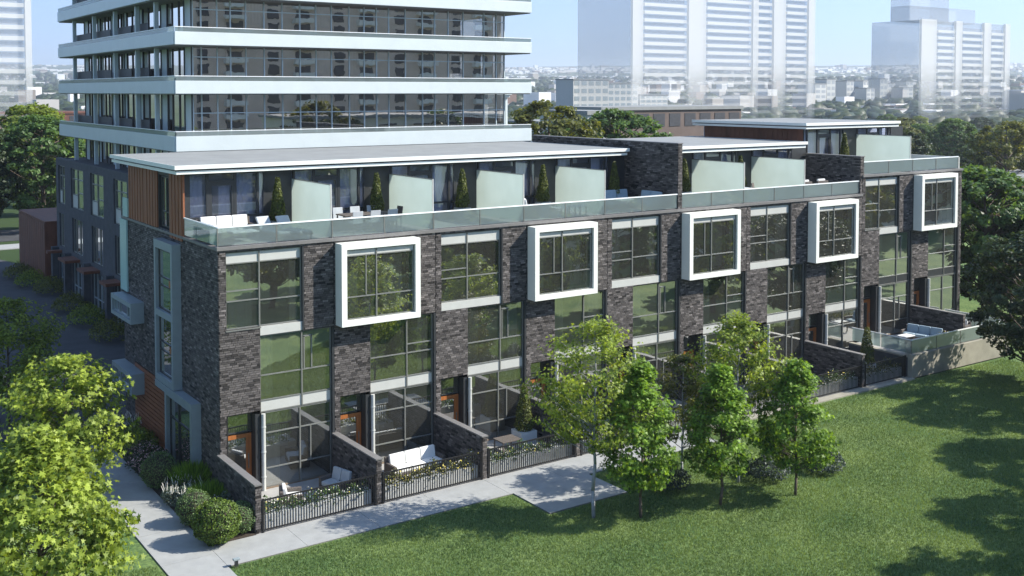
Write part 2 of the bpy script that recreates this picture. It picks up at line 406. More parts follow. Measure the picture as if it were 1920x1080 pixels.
def brick_face(wall, mp, u0, u1, z0, z1, openings, rng, single=0, key=None, singlekind='F', d=0.0):
    """brick skin on a wall part; `single` bricks nearest to the camera become objects of their own"""
    rects = brick_rects(u0, u1, z0, z1, openings, rng)
    singles = set()
    if single:
        full = [i for i, r in enumerate(rects) if r[1] - r[0] > BL - JT - 1e-4 and abs(r[3] - r[2] - (BH - JT)) < 0.004]
        full.sort(key=lambda i: key(rects[i]))
        for i in full[:single]:
            r = rects[i]; singles.add(i)
            link('brick', rng.choice(brickmeshes()[singlekind]), wall, mp((r[0] + r[1]) / 2, d, (r[2] + r[3]) / 2))
    mb = MB()
    for i, r in enumerate(rects):
        if i in singles: continue
        mbox(mb, mp, r[0], r[1], d - 0.014, d + rng.uniform(0.0, 0.012), r[2], r[3], tone_of(rng), skip=(4,))
    mb.build('brickwork', M['brick'], wall, tones=True, kind='stuff')
    return wall
def glazing(parent, mp, u0, u1, z0, z1, d=-0.10, vx=(), hz=None, name='window', frame='frame', glass='glass', fw=0.05, fd=0.08, panels=(), extra=(), pmat='panel', label=None):
    """frame mesh with panes as children. vx mullions, hz {column: [z]}, panels: rects filled with sheet metal"""
    mb = MB(); hz = hz or {}
    e = fw
    mbox(mb, mp, u0, u0 + e, d - fd, d, z0, z1); mbox(mb, mp, u1 - e, u1, d - fd, d, z0, z1)
    mbox(mb, mp, u0 + e, u1 - e, d - fd, d, z0, z0 + e); mbox(mb, mp, u0 + e, u1 - e, d - fd, d, z1 - e, z1)
    xs = [u0] + list(vx) + [u1]
    for x in vx: mbox(mb, mp, x - e * .55, x + e * .55, d - fd, d + .025, z0 + e, z1 - e)
    for (a, b, c, dd) in extra: mbox(mb, mp, a, b, d - fd * .8, d + .012, c, dd)
    panes = []
    for c in range(len(xs) - 1):
        a = xs[c] + (e if c == 0 else e * .55); b = xs[c + 1] - (e if c == len(xs) - 2 else e * .55)
        zz = [z0] + sorted(hz.get(c, hz.get('*', []))) + [z1]
        for z in zz[1:-1]: mbox(mb, mp, a, b, d - fd, d + .01, z - e * .45, z + e * .45)
        for k in range(len(zz) - 1):
            panes.append((a, b, zz[k] + (e if k == 0 else e * .45), zz[k + 1] - (e if k == len(zz) - 2 else e * .45)))
    w = mb.build(name, M[frame], parent)
    if label: w['label'] = label
    for (a, b, c, dd) in panes:
        pn = any(a >= q[0] - .1 and b <= q[1] + .1 and c >= q[2] - .1 and dd <= q[3] + .1 for q in panels)
        p = MB()
        if pn: mbox(p, mp, a, b, d - .05, d - .012, c, dd); p.build('panel', M[pmat], w)
        else:
            q = [mp(a, d - .03, c), mp(b, d - .03, c), mp(b, d - .03, dd), mp(a, d - .03, dd)]
            p.face(q); p.build('pane', M[glass], w)
    return w
def curtain(parent, mp, u0, u1, z0, z1, d, mat='curtain', waves=7):
    n = max(6, int((u1 - u0) * 16)); v = []; f = []
    for i in range(n + 1):
        u = u0 + (u1 - u0) * i / n; dd = d + 0.04 * math.sin(i * 1.9) + 0.015 * math.sin(i * .7)
        v += [mp(u, dd, z0), mp(u, dd, z1)]
    for i in range(n): f.append((2 * i, 2 * i + 2, 2 * i + 3, 2 * i + 1))
    mb = MB(); mb.v = v; mb.f = f; mb.t = [0.5] * len(f)
    return mb.build('curtain', M[mat], parent, smooth=True)

# ================================================================== LARGE STRUCTURE
UW = 4.84
# ---- terrain to the horizon
_tr = [0, 135, 260, 420, 700, 1100, 2000, 3500, 6500, 9500]
_tz = [-0.05, -0.6, -3.5, -5.0, -2.5, 4.0, 20, 58, 166, 150]
def terr(x, y):
    r = math.hypot(x, y); z = float(np.interp(r, _tr, _tz))
    k = min(1, max(0, (r - 600) / 2500)); z = z if r > 120 else -.05
    return z + k * 6 * (math.sin(x * .0021 + 1) * math.cos(y * .0017) + .6 * math.sin(x * .0047 + y * .0039))
mb = MB(); rs = [0, 60, 110, 135, 160, 210, 260, 340, 420, 560, 700, 900, 1100, 1500, 2000, 2700, 3500, 4300, 5200, 6000, 6500, 7200, 9500]; ns = 120
mb.v.append((0, 0, terr(0, 0)))
for r in rs[1:]:
    for k in range(ns):
        t = 2 * math.pi * k / ns; x, y = r * math.cos(t), r * math.sin(t); mb.v.append((x, y, terr(x, y)))
for k in range(ns): mb.f.append((0, 1 + k, 1 + (k + 1) % ns))
for i in range(len(rs) - 2):
    a = 1 + i * ns; b = a + ns
    for k in range(ns): mb.f.append((a + k, b + k, b + (k + 1) % ns, a + (k + 1) % ns))
mb.t = [0.5] * len(mb.f)
struct(mb.build('ground', M['terrain'], smooth=True))
# ---- lawn, paths, drive
def sheet(name, pts, z, mat, n=1):
    m_ = MB(); m_.face([(x, y, z) for x, y in pts]); return struct(m_.build(name, M[mat]))
LAWN_Z = 0.0
sheet('lawn', [(-70, -90), (130, -90), (130, 60), (49, 60), (49, -3.0), (47.6, -4.4), (37.0, -4.4), (22.0, -4.55), (18.5, -5.9), (-1.9, -5.9), (-1.9, 12), (-10, 12), (-10, 75), (-70, 75)], LAWN_Z - .012, 'lawn')
def slabs(name, x0, x1, y0, y1, z0, z1, nx, ny, mat, gap=0.012, skipf=None):
    base = MB(); base.box(x0, x1, y0, y1, z0 - .05, z1 - .012); b = struct(base.build(name, M['coping']))
    for i in range(nx):
        for j in range(ny):
            xa = x0 + (x1 - x0) * i / nx; xb = x0 + (x1 - x0) * (i + 1) / nx; ya = y0 + (y1 - y0) * j / ny; yb = y0 + (y1 - y0) * (j + 1) / ny
            m_ = MB(); m_.box(xa + gap / 2, xb - gap / 2, ya + gap / 2, yb - gap / 2, z0, z1 + RNG.uniform(-.002, .002)); m_.build('slab', M[mat], b)
    return b
slabs('front_path', -1.85, 21.0, -5.9, -3.98, -.02, 0.03, 8, 1, 'paving')
slabs('side_path', -3.70, -1.85, -16.0, 9.5, -.02, 0.03, 1, 9, 'paving')
slabs('paved_bay', 9.7, 13.5, -8.35, -5.9, -.02, 0.034, 1, 1, 'paving')
kb = MB(); kb.box(21.0, 37.6, -4.5, -3.98, -.05, .05); struct(kb.build('path_kerb', M['concrete']))
pt = MB(); pt.box(-.1, 37.6, -3.98, 0.2, -.05, .02); struct(pt.build('patio_floor', M['patio']))
bd = MB(); bd.box(-1.85, -0.13, -4.0, 12.5, -.05, .05); struct(bd.build('planting_bed', M['soil']))
rd = MB(); rd.face([(-9.5, 12.5, .0), (4.9, 12.5, .0), (4.9, 66, .0), (3, 74, 0), (-9.5, 74, .0)]); struct(rd.build('driveway', M['asphalt']))
rd = MB(); rd.box(-70, 40, 84, 94, -.04, .012); struct(rd.build('street', M['asphalt']))
rd = MB(); rd.box(-70, 40, 77.5, 81, -.04, .05); struct(rd.build('street_pavement', M['paving']))
rd = MB(); rd.box(-9.5, 3, 74, 84, -.04, .008); struct(rd.build('driveway_mouth', M['asphalt']))

# ------------------------------------------------------------------ townhouses
TOP = 9.72
LABELS = [
 'corner townhouse of dark brick, orange penthouse cladding and grey-framed end windows',
 'second townhouse from the brick corner, with the largest white box bay window',
 'third townhouse from the brick corner, flush windows, beside the cone shrub patio',
 'fourth townhouse from the corner, second white box bay window, behind the pale-trunked tree',
 'fifth townhouse from the corner, flush windows, ending at the tall black rooftop party wall',
 'sixth townhouse from the corner, third white box bay window, behind the young trees',
 'seventh townhouse from the corner, flush windows, last frosted screen before the low black wall',
 'eighth townhouse from the corner, fourth white box bay window, beside the raised terrace',
 'ninth townhouse, raised a step higher, flush windows, behind the glass-railed concrete terrace',
 'last townhouse at the far right end, smallest white box bay window, raised terrace']
def townhouse(k):
    rng = random.Random(100 + k)
    raised = k >= 8; zo = 1.1 if raised else 0.0
    A = (k % 2 == 0)
    root = thing('townhouse', LABELS[k], 'townhouse', (UW * k, 0, zo), 0, 'row of dark brick townhouses')
    zb = -zo
    # openings
    if A:
        if k in (0, 8): op = [(0.30, 3.53, 6.58, 9.62), (1.66, 3.53, 6.20, 6.58)]
        else: op = [(0.30, 3.53, 6.22, 9.62)]
    else: op = [(0.30, 3.50, 6.45, 9.60)]
    op += [(1.66, UW, 3.12, 6.20), (0.27, 1.62, 0.0, 3.24), (1.62, UW, 0.0, 3.12)]
    wall = MB()
    x0 = 0.0
    for (a, b, c, d) in cells(x0, UW, zb, TOP, op): mbox(wall, FRONT, a, b, -0.30, -0.014, c, d)
    # party wall + back wall + slabs are part of the carcass
    wo = wall.build('wall', M['mortar'], root)
    def key(r):
        return (r[0]) ** 2 * 3 + (r[2] - 4.5) ** 2 * .2
    brick_face(wo, FRONT, 0.006, UW - .006, zb, TOP, op, rng, single=300 if k < 2 else 0, key=key)
    car = MB()
    if k == 0: car.box(0.32, 0.42, 0.32, 13.4, 0.0, TOP - .3)
    else: car.box(-0.10, 0.10, 0.32, 13.4, zb, TOP - .3)
    if k == 9:
        car.box(UW - .30, UW - .02, .31, 13.4, zb, TOP - .3)
    car.box(0.12 if k else .44, UW - .12, 13.15, 13.38, zb, TOP - .3)
    for z in (3.16, 6.25): car.box(0.13 if k else .45, UW - .13, .33, 13.1, z, z + .25)
    car.box(0.13 if k else .45, UW - .13, 4.6, 4.8, .05, 3.1); car.box(0.13 if k else .45, UW - .13, 4.4, 4.6, 3.42, 6.2); car.box(0.13 if k else .45, UW - .13, 4.6, 4.8, 6.52, 9.4)
    car.build('room_partitions', M['interior'], root)
    fl = MB(); fl.box(0.13 if k else .45, UW - .13, .05, 4.5, -.02, .06); fl.build('ground_floor', M['ifloor'], root)
    rf = MB(); rf.box(0.32 if k == 0 else 0.0, UW - (.02 if k == 9 else 0.004), 0.31, 13.4, TOP - .29, TOP - .004); rf.build('terrace_floor', M['patio'], root)
    cp = MB(); cp.box(0.0 if k else -.06, UW - .004, -.07, .32, TOP, TOP + .13); cp.build('coping', M['coping'], root)
    # ---- top windows
    if A:
        vx = [1.68]
        if k in (0, 8):
            w = glazing(root, FRONT, 0.30, 3.46, 6.58, 9.62, vx=vx, hz={0: [7.68, 8.08, 9.16], 1: [7.62, 9.16]}, panels=[(0, 4, 9.14, 9.8)])
            sp = MB(); mbox(sp, FRONT, 1.68, 3.46, -.14, -.03, 6.22, 6.57); sp.build('spandrel_panel', M['panel'], w)
            sp = MB(); mbox(sp, FRONT, .28, 1.70, -.2, .03, 6.53, 6.575); sp.build('sill', M['frame'], w)
        else:
            w = glazing(root, FRONT, 0.30, 3.46, 6.57, 9.62, vx=vx, hz={0: [7.62, 8.0, 9.12] if k in (2, 6) else [7.55, 7.95, 9.12], 1: [7.62, 9.12]}, panels=[(0, 4, 9.1, 9.8)])
            sp = MB(); mbox(sp, FRONT, .30, 3.46, -.14, -.03, 6.23, 6.565); sp.build('spandrel_panel', M['panel'], w)
        tr = MB(); mbox(tr, FRONT, 3.462, 3.528, -.25, .02, 6.2, 9.61); tr.build('dark_strip', M['dframe'], root)  # plain dark strip drawn for the recessed reveal beside the window
    else:
        p = 0.62; a, b, c, d = 0.07, 3.74, 6.25, 9.64
        bx_ = MB(); t = 0.24
        mbox(bx_, FRONT, a, a + t, 0.02, p, c, d); mbox(bx_, FRONT, b - t, b, .02, p, c, d)
        mbox(bx_, FRONT, a + t, b - t, .02, p, c, c + t); mbox(bx_, FRONT, a + t, b - t, .02, p, d - t, d)
        bo = bx_.build('bay_window', M['white'], root)
        glazing(bo, FRONT, a + t, b - t, c + t, d - t, d=p - .12, vx=[1.70], hz={0: [7.42, 9.12], 1: [7.42, 9.12]}, panels=[(0, 4, 9.1, 9.8)], name='frame', glass='glass', extra=[(1.20, 1.25, 7.45, 9.1)])
        for ch in list(bo.children):                      # panes hang directly under the bay (three levels)
            for g in list(ch.children): g.parent = bo
    # ---- middle windows
    casement = [(3.53, 3.58, 4.60, 5.95), (3.86, 3.91, 4.60, 5.95), (3.53, 3.91, 5.92, 5.97)] if A else []
    hz = {0: [3.60, 4.60], 1: [3.60, 4.60]} if A else {0: [3.60, 4.60], 1: [3.60, 4.60, 4.98]}
    w = glazing(root, FRONT, 1.66, 4.74, 3.12, 6.20, vx=[3.45], hz=hz, panels=[(1, 5, 3.0, 3.62)], extra=casement, pmat='dframe' if raised else 'panel')
    tr = MB(); mbox(tr, FRONT, 4.742, UW - .002, -.25, .02, 3.10, 6.19); tr.build('dark_strip', M['dframe'], root)
    # ---- ground floor glazing with white column
    w = glazing(root, FRONT, 1.86, 4.74, 0.02, 3.11, d=-.12, vx=[3.36], hz={0: [.84, 2.26], 1: [.84, 2.26]}, extra=[(3.80, 3.85, .86, 2.24)] if A else [])
    tr = MB(); mbox(tr, FRONT, 4.742, UW - .002, -.25, .02, 0.02, 3.09); tr.build('dark_strip', M['dframe'], root)
    cl = MB(); cl.tube((1.75, -.02, .02), (1.75, -.02, 3.10), .085, .085, 12)
    for z in (.55, 1.55, 2.55): cl.tube((1.75, -.02, z), (1.75, -.02, z + .04), .105, .105, 12)
    cl.build('column', M['panel'], root, smooth=False)
    # ---- recessed door
    rc = MB(); mbox(rc, FRONT, 1.44, 1.62, -.9, -.02, .02, 3.11); mbox(rc, FRONT, .12 if k else .43, .27, -.9, -.31, .02, 3.23)
    mbox(rc, FRONT, .275, 1.43, -.88, -.305, 3.13, 3.235); rc.build('door_recess', M['dframe'], root)
    glazing(root, FRONT, .275, 1.435, 2.36, 3.12, d=-.42, name='transom_window', frame='dframe', fw=.04)
    dr = MB(); q = -.42
    mbox(dr, FRONT, .30, .42, q - .06, q, .04, 2.30); mbox(dr, FRONT, 1.20, 1.42, q - .06, q, .04, 2.30)
    mbox(dr, FRONT, .42, 1.20, q - .06, q, 2.14, 2.30); mbox(dr, FRONT, .42, 1.20, q - .06, q, .04, .30)
    do = dr.build('door', M['doorwood'], root)
    gp = MB(); gp.face([FRONT(.42, q - .03, .30), FRONT(1.20, q - .03, .30), FRONT(1.20, q - .03, 2.14), FRONT(.42, q - .03, 2.14)]); gp.build('pane', M['glass'], do)
    hd = MB(); mbox(hd, FRONT, 1.27, 1.30, q + .03, q + .06, .9, 1.5); mbox(hd, FRONT, 1.27, 1.30, q, q + .04, .95, .98); mbox(hd, FRONT, 1.27, 1.30, q, q + .04, 1.42, 1.45); hd.build('handle', M['frame'], do)
    # ---- curtains and blinds inside; top-window ones widened to brighten the panes
    if rng.random() < .8: curtain(root, FRONT, 1.75, 1.75 + rng.uniform(.35, .9), 3.65, 6.1, -.45)
    if rng.random() < .7: curtain(root, FRONT, 4.66 - rng.uniform(.3, .8), 4.66, 3.65, 6.1, -.45)
    if rng.random() < .8: curtain(root, FRONT, .5, .5 + rng.uniform(.5, 1.2), 6.6, 9.1, -.38)
    if rng.random() < .7: curtain(root, FRONT, 3.4 - rng.uniform(.3, 1.1), 3.4, 6.6, 9.1, -.38)
    if rng.random() < .5: curtain(root, FRONT, 1.95, 1.95 + rng.uniform(.3, .7), .08, 3.0, -.45)
    # ---- penthouse storey
    pz0, pz1, py = TOP, 12.44, -4.2
    hz_ = {0: [10.52], 1: [12.05], 2: [10.52], 3: [10.52]}
    glazing(root, FRONT, .06, 3.62, pz0, pz1, d=py, vx=[1.05, 2.26, 3.26], hz=hz_, frame='dframe', glass='pglass', fw=.10, name='window', extra=[(1.09, 1.24, 9.75, 12.0), (2.10, 2.22, 9.75, 12.0), (1.24, 2.10, 11.86, 12.0)])
    ph = MB(); mbox(ph, FRONT, 3.63, UW - .004, py - .2, py - .02, pz0, pz1); ph.build('pier', M['dframe'], root)
    pi = MB(); pi.box(.35, UW - .02, 5.6, 5.75, TOP, pz1 - .02); pi.box(-.06 if k else .34, .06 if k else .40, 4.35, 13.0, TOP, pz1 - .02); pi.box(.45, UW - .05, 12.8, 13.0, TOP, pz1 - .02)
    pi.build('penthouse_partition', M['lav'], root)
    curtain(root, FRONT, .18, .18 + rng.uniform(.55, .85), 9.78, 12.4, py - .22, 'added_sheer')  # pale lavender sheers added behind the glass to brighten the panes
    curtain(root, FRONT, 2.35, 2.35 + rng.uniform(.5, .85), 9.78, 12.4, py - .22, 'added_sheer')
    curtain(root, FRONT, 1.25 + rng.uniform(0, .4), 2.1, 9.78, 12.0, py - .24, 'added_sheer')
    curtain(root, FRONT, 3.3, 3.6, 9.78, 12.4, py - .22, 'added_sheer')
    return root, wo
UNITS = [townhouse(k) for k in range(10)]

# ---- end wall of the corner house (faces -X)
r0, w0 = UNITS[0]
EOP = [(4.55, 7.10, 3.2, 9.45), (2.2, 5.75, 0.0, 3.2), (6.0, 11.6, 0.05, 3.05), (10.1, 13.3, 5.2, 6.1), (10.1, 13.3, 1.85, 2.80)]
ew = MB()
EOPC = [(4.8, 6.8, 3.4, 9.2), (2.5, 5.4, 0.0, 3.1), (10.3, 13.1, 5.3, 6.0), (11.7, 13.1, 1.95, 2.7)]
for (a, b, c, d) in cells(0.02, 13.4, 0, TOP, EOPC): mbox(ew, SIDE, a, b, -.31, -.014, c, d)
ewo = ew.build('end_wall', M['mortar'], r0)
brick_face(ewo, SIDE, 0.0, 13.4, 0, TOP, EOP, random.Random(55), single=0)
ec = MB(); ec.box(-.06, .32, .33, 13.45, TOP, TOP + .10); ec.build('coping', M['coping'], r0)
# tall grey surround
def surround(a, b, c, d, t, p, name='window_surround', sides='LRTB', mat='gmetal'):
    m_ = MB()
    if 'L' in sides: mbox(m_, SIDE, a, a + t, -.02, p, c, d)
    if 'R' in sides: mbox(m_, SIDE, b - t, b, -.02, p, c, d)
    if 'T' in sides: mbox(m_, SIDE, a + t, b - t, -.02, p, d - t * 1.6, d)
    if 'B' in sides: mbox(m_, SIDE, a + t, b - t, -.02, p, c, c + t * 1.3)
    return m_.build(name, M[mat], r0)
P_ = .38
s1 = surround(4.55, 7.10, 3.30, 9.45, .22, P_)
mm = MB(); mbox(mm, SIDE, 4.77, 6.88, -.02, P_ - .003, 6.15, 6.42); mm.build('band', M['gmetal'], s1)
for (c, d) in ((3.60, 6.14), (6.43, 9.06)):
    glazing(r0, SIDE, 4.78, 6.87, c, d, d=P_ - .14, vx=[], hz={0: [c + 1.05, c + 1.42]}, frame='dframe', fw=.07, label=None)
    op_ = MB(); mbox(op_, SIDE, 4.86, 5.35, P_ - .2, P_ - .11, c + 1.10, c + 1.38); op_.build('orange_panel', M['doorwood'], r0)
s2 = surround(2.20, 5.75, 0.05, 3.28, .22, P_ + .02, sides='LRT')
mm = MB(); mbox(mm, SIDE, 5.751, 7.10, -.02, P_ + .02, 2.98, 3.28); mm.build('band', M['gmetal'], s2)
glazing(r0, SIDE, 2.43, 5.52, .06, 2.92, d=P_ - .14, vx=[4.3], hz={0: [2.0], 1: [2.0]}, frame='dframe', fw=.08)
for (c, d) in ((5.15, 6.12), (1.84, 2.82)):
    s3 = surround(10.0, 13.4, c, d, .13, .62)
    glazing(r0, SIDE, 10.14, 13.26, c + .18, d - .21, d=.50, vx=[10.9, 12.3], frame='gmetal', fw=.05)
# wood boards
cb = MB(); mbox(cb, SIDE, 6.0, 11.6, -.20, -.016, .05, 3.05); cbo = cb.build('board_backing', M['dframe'], r0)
for i in range(15):
    z = .06 + i * .199; b_ = MB(); mbox(b_, SIDE, 6.02, 11.58, -.015, .03 + RNG.uniform(0, .006), z, z + .165); b_.build('board', M['wood'], cbo)
# teal upright panels at the rear corner
tp = MB(); mbox(tp, SIDE, 12.45, 13.55, .03, .11, 6.25, 9.70); tp.build('teal_panel', M['teal'], r0)
tp = MB(); mbox(tp, SIDE, 12.25, 13.05, .03, .10, 9.86, 10.75); tp.build('teal_panel', M['teal'], r0)
# orange penthouse cladding
cb = MB()
for (a, b, c, d) in cells(4.22, 12.1, TOP + .0, 12.44, [(6.0, 7.6, TOP + .15, 12.2)]): mbox(cb, SIDE, a, b, -.32, -.025, c, d)
cbo = cb.build('cladding_backing', M['dframe'], r0)
u = 4.24
while u < 12.05:
    if not (5.9 < u < 7.55):
        b_ = MB(); mbox(b_, SIDE, u, u + .20, -.024, .03 + (.02 if int(u * 5) % 2 else 0), 9.60 if u < 5.9 else 9.84, 12.43); b_.build('plank', M['terra'], cbo)
    u += .215
b_ = MB(); mbox(b_, FRONT, -.02, .055, -4.3, -4.10, TOP + .02, 12.43); b_.build('corner_plank', M['terra'], cbo)
glazing(r0, SIDE, 6.02, 7.50, TOP + .2, 12.15, d=-.12, vx=[6.75], hz={0: [10.6], 1: [10.6]}, frame='dframe', fw=.07)
# right end of the last house
r9, w9 = UNITS[9]
e9 = MB(); e9.box(UW - .02, UW + .25, 0.0, 13.4, -1.1, TOP); e9o = e9.build('end_wall', M['mortar'], r9)
brick_face(e9o, SIDER, 0.0, 13.4, -1.1, TOP, [], random.Random(8), d=UW + .264)
brick_face(e9o, FRONT, UW + .004, UW + .26, -1.1, TOP, [], random.Random(9), d=.0)
cpx = MB(); cpx.box(UW, UW + .30, -.07, 13.45, TOP, TOP + .13); cpx.build('coping', M['coping'], r9)
wp = MB(); wp.box(UW + .0, UW + .12, .10, 9.5, TOP + .131, TOP + .85); wp.build('white_parapet', M['white'], r9)

r8, w8 = UNITS[8]
cb = MB(); cb.box(-.12, -.07, 4.3, 12.9, TOP + .02, 12.5); cbo = cb.build('cladding_backing', M['dframe'], r8)
for i in range(21):
    y_ = 4.35 + i * .405; b_ = MB(); b_.box(-.16, -.121, y_, y_ + .39, TOP + .05, 12.48); b_.build('plank', M['rust'], cbo)
# ---- rooftop party walls
def brickwall(name, label, x, y0, y1, z0, z1, w=.26, seed=1, parts=None):
    t = thing(name, label, 'wall', (x, 0, 0), 0)
    c = MB(); c.box(-w / 2 + .014, w / 2 - .014, y0 + .014, y1, z0, z1 - .05); co = c.build('wall_core', M['mortar'], t)
    brick_face(co, SIDE, y0 + .02, y1, z0, z1 - .06, [], random.Random(seed), d=w / 2)
    brick_face(co, SIDER, y0 + .02, y1, z0, z1 - .06, [], random.Random(seed + 1), d=w / 2)
    brick_face(co, FRONT, -w / 2, w / 2, z0, z1 - .06, [], random.Random(seed + 2), d=-y0)
    cc = MB(); cc.box(-w / 2 - .025, w / 2 + .025, y0 - .03, y1, z1 - .05, z1); cc.build('coping', M['coping'], t)
    return t
brickwall('party_wall', 'tall black brick wall dividing the roof terraces in the middle', UW * 5, .05, 12.8, TOP + .135, 13.22, .30, 21)
brickwall('party_wall', 'low black brick rooftop wall below the highest white roof', UW * 8, .02, 4.1, TOP + .135, 12.06, .34, 25)
# ---- white roofs
def canopy(label, x0, x1, y0, y1, z):
    t = thing('flat_roof', label, 'roof', (x0, y0, z))
    L, D = x1 - x0, y1 - y0
    m_ = MB(); m_.box(0.03, L - .03, .03, D, .22, .36); m_.build('roof_deck', M['roof'], t)
    m_ = MB(); m_.box(.25, L - .25, .25, D - .1, .01, .215); m_.build('soffit', M['soffit'], t)
    for (za, zb_, ins) in ((.0, .13, .09), (.20, .37, 0)):
        m_ = MB(); m_.box(ins, L - ins, ins, ins + .03, za, zb_); m_.build('fascia', M['fascia'], t, bevel=.006)
        m_ = MB(); m_.box(ins, ins + .03, ins + .032, D, za, zb_); m_.build('side_fascia', M['fascia'], t)
        m_ = MB(); m_.box(L - ins - .03, L - ins, ins + .032, D, za, zb_); m_.build('side_fascia', M['fascia'], t)
    m_ = MB(); m_.box(.06, L - .06, .12, .14, .13, .20); m_.build('shadow_gap', M['dframe'], t)
    return t
canopy('long flat white-edged roof above the first five terraces', -.55, 23.75, 3.45, 13.5, 12.45)
canopy('flat white roof just right of the tall black party wall', UW * 5 + .16, 37.7, 3.2, 13.4, 12.45)
canopy('highest flat white roof at the far right end', 38.0, 47.3, 3.6, 13.5, 13.40 + .15)
# ---- balustrades
def balustrade(label, x0, x1, y, z0, h, step, side=None, side1=None):
    t = thing('glass_balustrade', label, 'railing', (x0, y, z0))
    L = x1 - x0
    m_ = MB(); m_.box(0, L, -.03, .03, h - .035, h + .02); m_.build('handrail', M['rail'], t)
    n = max(1, int(round(L / step)))
    for i in range(n):
        a = L * i / n; b = L * (i + 1) / n
        m_ = MB(); m_.box(a + .03, b - .03, -.008, .008, .04, h - .035); m_.build('glass_panel', M['bglass'], t)
        m_ = MB(); m_.box(a - .018, a + .018, -.02, .02, 0, h - .03); m_.build('post', M['frame'], t)
    m_ = MB(); m_.box(L - .018, L + .018, -.02, .02, 0, h - .03); m_.build('post', M['frame'], t)
    for s, xx in ((side, .0), (side1, L)):
        if not s: continue
        m_ = MB(); m_.box(xx - .025, xx + .025, .028, s, h - .03, h + .012); m_.build('handrail', M['rail'], t)
        k = max(1, int(round(s / step)))
        for i in range(k):
            m_ = MB(); m_.box(xx - .008, xx + .008, .05 + (s - .05) * i / k, (s - .05) * (i + 1) / k, .04, h - .035); m_.build('glass_panel', M['bglass'], t)
    return t
balustrade('long glass balustrade with thin white rail along the lower roof terraces', .02, UW * 8 - .2, .10, TOP + .13, .76, UW / 2, side=4.9)
balustrade('short glass balustrade on the raised terrace at the right end', UW * 8 + .2, UW * 10, .10, TOP + 1.23, .76, UW / 2)
# ---- frosted screens
for n_, k in enumerate((1, 2, 3, 4, 6, 7, 9)):
    lab = ['first frosted glass screen from the corner, beside the white sofas', 'second frosted glass screen from the corner, behind the dining set', 'third frosted glass screen from the corner',
           'fourth frosted glass screen, just left of the tall black wall', 'fifth frosted glass screen, just right of the tall black wall', 'sixth frosted glass screen, before the low black wall', 'highest frosted glass screen at the far right end'][n_]
    z0 = TOP + (1.1 if k == 9 else 0)
    t = thing('privacy_screen', lab, 'screen', (UW * k, .2, z0), 0, 'frosted privacy screens between roof terraces')
    m_ = MB(); m_.box(-.012, .012, .03, 4.0, .12, 2.28); m_.build('glass_sheet', M['frost'], t)
    m_ = MB(); m_.box(-.03, .03, -.01, .028, 0, 2.31); m_.build('edge_post', M['panel'], t)
    m_ = MB(); m_.box(-.022, .022, .029, 4.0, 2.281, 2.31); m_.build('top_rail', M['frame'], t)

# ------------------------------------------------------------------ apartment tower
tw = thing('apartment_tower', 'white-banded glass apartment tower rising behind the townhouses', 'tower', (5.5, 22.6, 0))
ZB = [12.27, 15.66, 18.53, 21.40, 24.27, 27.14]
TX, TY = 25.5, 30.0
body = MB(); body.box(4.6, TX - 4.0, 4.6, TY - 2.2, 10.4, 30); body.build('core', M['interior'], tw)
body = MB(); body.box(2.8, 4.59, 4.2, TY - 2.2, 10.4, 30); body.build('sky_blocker', M['tdark'], tw)  # dark block added to stop sky showing through the side glass
mull = [7.04, 7.56, 8.55, 9.39, 10.37, 11.55, 12.75, 13.95, 15.05, 16.13, 17.39, 18.48, 19.39, 20.31, 21.58, 22.91, 23.88, 24.96, 26.18, 27.92, 28.97, 29.67]
mull = [m_ - 5.5 for m_ in mull]
lmull = [1.5]
rr = random.Random(5)
while lmull[-1] < 27: lmull.append(lmull[-1] + rr.choice((.75, 1.0, 1.35)))
fr = MB()
for x in mull: fr.box(x - .035, x + .035, 1.44, 1.56, 10.45, 12.26)
fo = fr.build('window_frame', M['frame'], tw)
q = MB(); q.face([(mull[0], 1.5, 10.45), (mull[-1], 1.5, 10.45), (mull[-1], 1.5, 12.26), (mull[0], 1.5, 12.26)]); q.build('pane', M['tglass'], fo)
fr = MB()
for y in lmull: fr.box(1.44, 1.56, y - .05, y + .05, 10.45, 12.26)
fo = fr.build('side_window_frame', M['dframe'], tw)
for a in range(len(lmull) - 1):
    q = MB(); q.face([(1.5, lmull[a] + .05, 10.45), (1.5, lmull[a + 1] - .05, 10.45), (1.5, lmull[a + 1] - .05, 12.26), (1.5, lmull[a] + .05, 12.26)]); q.build('pane' if a % 4 else 'pale_panel', M['tglass'] if a % 4 else M['tcol'], fo)
for y in (5.0, 9.2, 14.5, 20.3, 26.5): q = MB(); q.box(.35, .6, y, y + .25, 10.45, 12.26); q.build('column', M['tcol'], tw)
